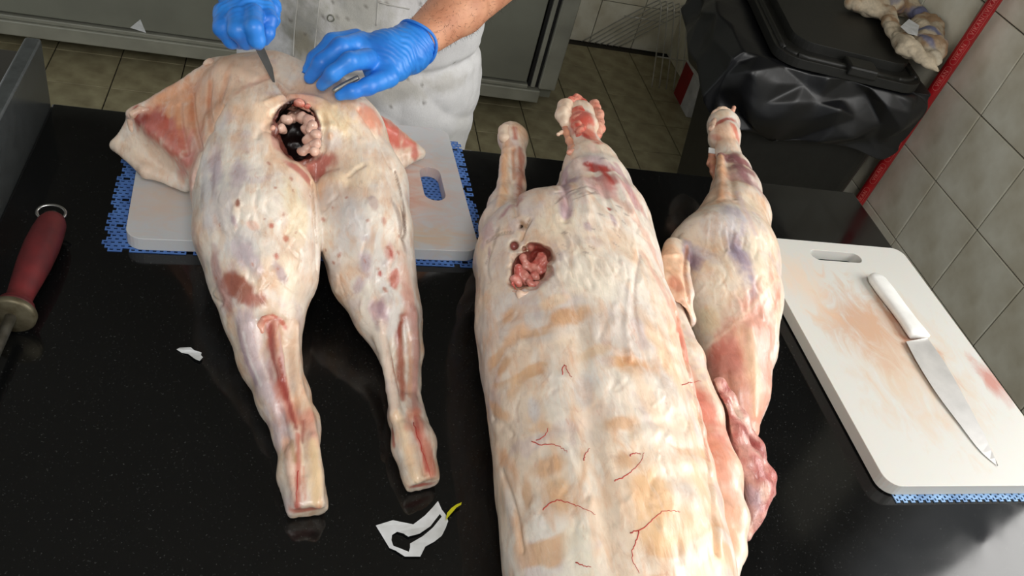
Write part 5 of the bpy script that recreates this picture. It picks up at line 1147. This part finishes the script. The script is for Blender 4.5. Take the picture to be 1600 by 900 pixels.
mk('body', V, F, M['skin'], pr_)
bskin = bvh(V, F)
hf = Field((PX-.13, 1.40, 1.55), (PX+.13, 1.70, 1.80), .006)
hf.chain([(PX, 1.55, 1.70, .086), (PX, 1.58, 1.64, .082)], .03, sc=(.95, 1.05, 1))
V, F = hf.mesh(); V = V+vnormals(V, F)*((noise(V, 70, 4, 2)-.5)*.012)[:, None]; mk('hair', V, F, M['hair'], pr_)
for s in (-1, 1):
    lumps('eye', [[np.array((PX+s*.030, 1.434, 1.637, .011))]*2], .003, M['carton_white'], pr_, .003, 1, 0)
# forearm hair
V, F = [], []
axf = eR[:3]-wR[:3]; Lf = np.linalg.norm(axf); axf /= Lf
for i in range(1500):
    t = random.uniform(.12, .9)*Lf; a = random.uniform(0, 2*math.pi)
    u = np.cross(axf, [0, 0, 1]); u /= np.linalg.norm(u); w_ = np.cross(u, axf)
    dd = u*math.cos(a)+w_*math.sin(a); o0 = wR[:3]+axf*t
    h = bskin.ray_cast(Vector(o0+dd*.09), Vector(-dd))
    if h[0] is None: continue
    p = np.array(h[0]); g = dd*.35-axf*random.uniform(.2, 1)+np.random.normal(0, .35, 3); g /= np.linalg.norm(g)
    l_ = random.uniform(.006, .012); s_ = np.cross(g, dd); s_ = s_/(np.linalg.norm(s_)+1e-9)*.00022
    n = len(V); V += [p-s_, p+s_, p+g*l_]; F.append((n, n+1, n+2))
tag(mk('arm_hair', V, F, M['hair'], pr_, smooth=False), kind='stuff')
# coat
cf = Field((-0.30, 1.32, 0.50), (0.58, 1.90, 1.50), 0.0058)
cf.chain([(PX+.012, 1.60, .56, .255), (PX+.005, 1.60, .80, .238), (PX, 1.60, 1.02, .222), (PX, 1.60, 1.30, .225), (PX, 1.60, 1.40, .14)], .03, sc=(1, .74, 1), ks=.04)
cf.chain([(PX-.2, 1.60, 1.425, .07), (PX+.2, 1.60, 1.425, .07)], .04)
for s_, e_ in ((sR, eR), (sL, eL)):
    cf.chain([np.r_[s_[:3], .082], np.r_[s_[:3]*.45+e_[:3]*.55, .078]], .03)
cf.chain([(PX, 1.56, 1.44, .085), (PX, 1.53, 1.55, .085)], .01, op='sub')
cf.chain([(PX, 1.60, .45, .235), (PX, 1.60, .75, .215)], .004, sc=(1, .72, 1), op='sub')
V, F = cf.mesh(); V = relax(V, F, 1); N = vnormals(V, F)
fold = np.abs(noise(V*np.array([1.0, .6, .35]), 16, 12, 2)-.5)*2
diag = V@np.array([.5, 0, .86]); fold2 = np.abs(noise(np.stack([V[:, 0]*.4, V[:, 1]*.2, diag], 1), 17, 14, 2)-.5)*2
V2 = V+N*(0.016*(fold-.3)*sstep(1.15, .8, V[:, 2])+0.010*(fold2-.35)+.004*(noise(V, 45, 3, 2)-.5))[:, None]
# soft horizontal crease where the coat bends over the worktop
V2 = V2+N*(-0.012*np.exp(-((V[:, 2]-.905-.10*(V[:, 0]-.2))/.012)**2))[:, None]
trc = bvh(V2, F)
Cw = np.tile(lin((226, 226, 226)), (len(V2), 1)); n1 = (sstep(.5, .75, noise(V2, 9, 5, 3))*.25)[:, None]; Cw = Cw*(1-n1)+lin((190, 188, 176))*n1
its = [(470, 40, 40, 70, 0, lin((150, 150, 138)), .75, .6), (560, 20, 60, 60, 0, lin((176, 176, 164)), .7, .6), (620, 140, 60, 20, 0, lin((176, 172, 160)), .6, .6), (700, 130, 40, 12, -10, lin((180, 176, 166)), .5, .6), (470, 75, 20, 30, 0, lin((140, 130, 100)), .5, .6)]
for q in range(46): its.append((random.uniform(440, 720), random.uniform(0, 170), random.uniform(1.2, 4), random.uniform(1.2, 3), random.uniform(-60, 60), lin((110, 104, 96)), .7))
Cw = paint(V2, Cw, trc, its, 6)
coat = mk('coat', V2, F, mat_col('white_coat_cloth', .85, .25, 160, 0, 0, .04, 300, .2), pr_, colors=Cw)
def on_coat(L, r, name, m, up=.0006):
    pts = []
    for a, b in L:
        h = hit(trc, a, b)
        if h is not None: pts.append(h[0]+h[1]*up)
    if len(pts) > 1: return mk(name, *tubeVF(smoothpts(pts, 4), r, 6), m, coat)
SEAM = mat('coat_seam', (196, 196, 190), .9)
on_coat([(500, -10), (497, 20), (494, 50), (491, 80)], .0013, 'placket_seam', SEAM)
on_coat([(466, -10), (463, 20), (460, 50), (458, 90)], .0013, 'placket_seam', SEAM)
on_coat([(591, -8), (590, 10), (588, 40)], .0012, 'pocket_seam', SEAM); on_coat([(591, 3), (615, 9), (640, 14)], .0012, 'pocket_seam', SEAM)
for (a, b) in ((517, 28), (521, -40)):
    h = hit(trc, a, b)
    if h is not None:
        c, n_ = h; u = np.cross(n_, [0, 0, 1]); u /= np.linalg.norm(u); w_ = np.cross(n_, u)
        mk('button', *tubeVF([c+n_*.0012+.0058*(math.cos(t)*u+math.sin(t)*w_) for t in np.linspace(0, 2*math.pi, 17)], .0013, 8, False), M['button'], coat)
# trousers and shoes
tf = Field((PX-.28, 1.40, .04), (PX+.28, 1.80, .90), .008)
for s in (-1, 1):
    tf.chain([(PX+s*.09, 1.60, .84, .10), (PX+s*.11, 1.59, .5, .082), (PX+s*.12, 1.61, .10, .062)], .02)
V, F = tf.mesh(); V = V+vnormals(V, F)*((noise(V*np.array([1, 1, .5]), 22, 4, 2)-.5)*.02)[:, None]; mk('trousers', V, F, M['trouser'], pr_)
for s in (-1, 1):
    f = Field((PX+s*.12-.08, 1.36, 0), (PX+s*.12+.08, 1.76, .14), .005)
    f.chain([(PX+s*.12, 1.66, .045, .045), (PX+s*.125, 1.56, .04, .045), (PX+s*.13, 1.46, .03, .045)], .02); f.floor(0.001)
    V, F = f.mesh(); mk('shoe', V, F, M['shoe'], pr_)
# gloves
def glove(name, chains, wrinkle_from, lo, hi, cuff):
    f = Field(lo, hi, .0019)
    for ch, k in chains: f.chain(ch, k, ks=.006)
    f.keep_out(A, .002); f.cut(cuff[0], cuff[1])
    V, F = f.mesh(); V = relax(V, F, 1); N = vnormals(V, F)
    d = np.linalg.norm(V-np.array(wrinkle_from[:3]), axis=1)
    w = sstep(.11, .02, d)
    ax_ = np.array(wrinkle_from[3:6]); t = (V-np.array(wrinkle_from[:3]))@ax_
    ph = np.sin((t+0.010*(noise(V, 40, 3, 2)-.5)*2+.25*(noise(V, 12, 7)-.5)*.1)*2*math.pi/.0085)
    V = V+N*(w*ph*.0008+(np.abs(noise(V, 60, 8, 2)-.5)-.2)*.0016)[:, None]
    return mk(name, V, F, M['glove'], pr_)
Hz = 1.13
def H(px, py, r, z=Hz): return np.array(K(px, py, r, z=z))
dR = (eR[:3]-wR[:3])/np.linalg.norm(eR[:3]-wR[:3])
gR = [([H(572, 82, 27), H(602, 84, 36), H(636, 78, 37), np.r_[wR[:3]+dR*.045, H(636, 78, 37.5)[3]]], .012), ([H(590, 112, 22, 1.12), H(618, 102, 26, 1.125)], .014),
      ([H(566, 66, 17, 1.14), H(532, 74, 15.5, 1.145), H(502, 98, 13, 1.13), H(484, 122, 9.5, 1.105)], .004),          # middle
      ([H(574, 92, 17, 1.14), H(546, 96, 14.5, 1.15), H(520, 115, 12.5, 1.135), H(503, 133, 9.5, 1.112)], .004),        # index
      ([H(556, 60, 15, 1.125), H(520, 66, 14, 1.125), H(492, 92, 11.5, 1.11), H(478, 116, 9, 1.095)], .004),            # ring
      ([H(560, 62, 13, 1.11), H(528, 74, 11, 1.105), H(500, 98, 9, 1.095), H(488, 116, 8, 1.09)], .004),                # little
      ([H(606, 120, 18, 1.12), H(575, 135, 13.5, 1.12), H(550, 143, 11.5, 1.115), H(531, 149, 8.5, 1.108)], .006)]       # thumb
al = np.concatenate([c for c, _ in gR]); R_ = .05
glove('glove', gR, np.r_[H(640, 80, 1)[:3], dR], al[:, :3].min(0)-R_, al[:, :3].max(0)+R_, (wR[:3]+dR*.026, dR))
# rolled cuff
cc_ = wR[:3]+dR*.024; u = np.cross(dR, [0, 0, 1]); u /= np.linalg.norm(u); w_ = np.cross(u, dR); rr = H(636, 78, 37.5)[3]-.001
mk('glove_cuff', *tubeVF([cc_+rr*(math.cos(t)*u+math.sin(t)*w_)+dR*.003*math.sin(3*t) for t in np.linspace(0, 2*math.pi, 41)], .0022, 8, False), M['glove'], pr_)
Lz = 1.185
dL = (eL[:3]-wL[:3])/np.linalg.norm(eL[:3]-wL[:3])
gL = [([H(384, 22, 36, Lz), H(380, -6, 36, 1.195), H(377, -30, 35, 1.21), np.r_[wL[:3]+dL*.07, .034]], .012),
      ([H(352, 22, 19, Lz), H(350, 44, 16, 1.18), H(362, 64, 11.5, 1.165), H(376, 70, 8, 1.155)], .004),
      ([H(372, 28, 18, 1.195), H(372, 48, 15, 1.19), H(384, 66, 11, 1.175), H(392, 70, 8, 1.165)], .004),
      ([H(395, 22, 17, 1.20), H(397, 44, 14, 1.20), H(402, 64, 12, 1.185), H(404, 70, 9, 1.175)], .004),
      ([H(414, 12, 15, 1.195), H(420, 32, 13, 1.19), H(418, 52, 10.5, 1.18), H(414, 64, 8, 1.17)], .004),
      ([H(410, -4, 17, 1.19), H(424, 10, 14, 1.185), H(425, 30, 11.5, 1.175), H(420, 46, 9, 1.165)], .004)]
al = np.concatenate([c for c, _ in gL])
glove('glove', gL, np.r_[H(378, -20, 1, 1.2)[:3], dL], al[:, :3].min(0)-R_, al[:, :3].max(0)+R_, (wL[:3]+dL*.046, dL))
cc_ = wL[:3]+dL*.05; u = np.cross(dL, [0, 0, 1]); u /= np.linalg.norm(u); w_ = np.cross(u, dL); rr = wL[3]*1.12
mk('glove_cuff', *tubeVF([cc_+rr*(math.cos(t)*u+math.sin(t)*w_) for t in np.linspace(0, 2*math.pi, 41)], .0022, 8, False), M['glove'], pr_)

# knife in the left-hand glove
b1 = hit(treeA, 433, 129)[0]; bE = at(372, 6, 1.188); b0 = bE+(b1-bE)*(np.linalg.norm(at(399, 68, 1.15)-bE)/np.linalg.norm(b1-bE)*0.82)
hk = tag(empty('knife', tuple(b0)), 'dark knife held point down in the gloved hand, cutting the carcass', 'knife')
kd = b1-b0; KL = np.linalg.norm(kd); kd /= KL; sd = np.cross(kd, CAM-b0); sd /= np.linalg.norm(sd); td = np.cross(kd, sd)
V, F = [], []
for i, (t, w0, w1) in enumerate(((.006, -.005, .006), (KL*.35, -.005, .006), (KL*.7, -.0035, .0055), (KL*.92, .001, .005), (KL+.006, .0045, .005))):
    th = .0011*(1-.6*t/KL)
    p = b0+kd*t
    V += [p+sd*w0+td*.0002, p+sd*w0-td*.0002, p+sd*w1+td*th, p+sd*w1-td*th]
for i in range(4):
    a, b = 4*i, 4*i+4; F += [(a, a+2, b+2, b), (a+1, b+1, b+3, a+3), (a, b, b+1, a+1), (a+2, a+3, b+3, b+2)]
F += [(0, 1, 3, 2), (16, 18, 19, 17)]
mk('blade', V, F, M['dark_blade'], hk, smooth=False)
mk('handle', *tubeVF([b0+kd*.0055, b0-kd*.02, b0-kd*.06, b0-kd*.068], [.008, .009, .009, .006], 14), M['rubber'], hk)
# short steel hook between thumb and forefinger
s0_, s1_ = at(520, 143, 1.113), at(560, 121, 1.128)
mt_ = tag(mk('steel_pin', *tubeVF(smoothpts([s0_, s0_*.5+s1_*.5+np.array([0, 0, .001]), s1_], 4), [.0025]+[.0034]*7+[.003], 12), M['dull_steel']), 'short grey steel tool pinched between gloved thumb and forefinger', 'tool')
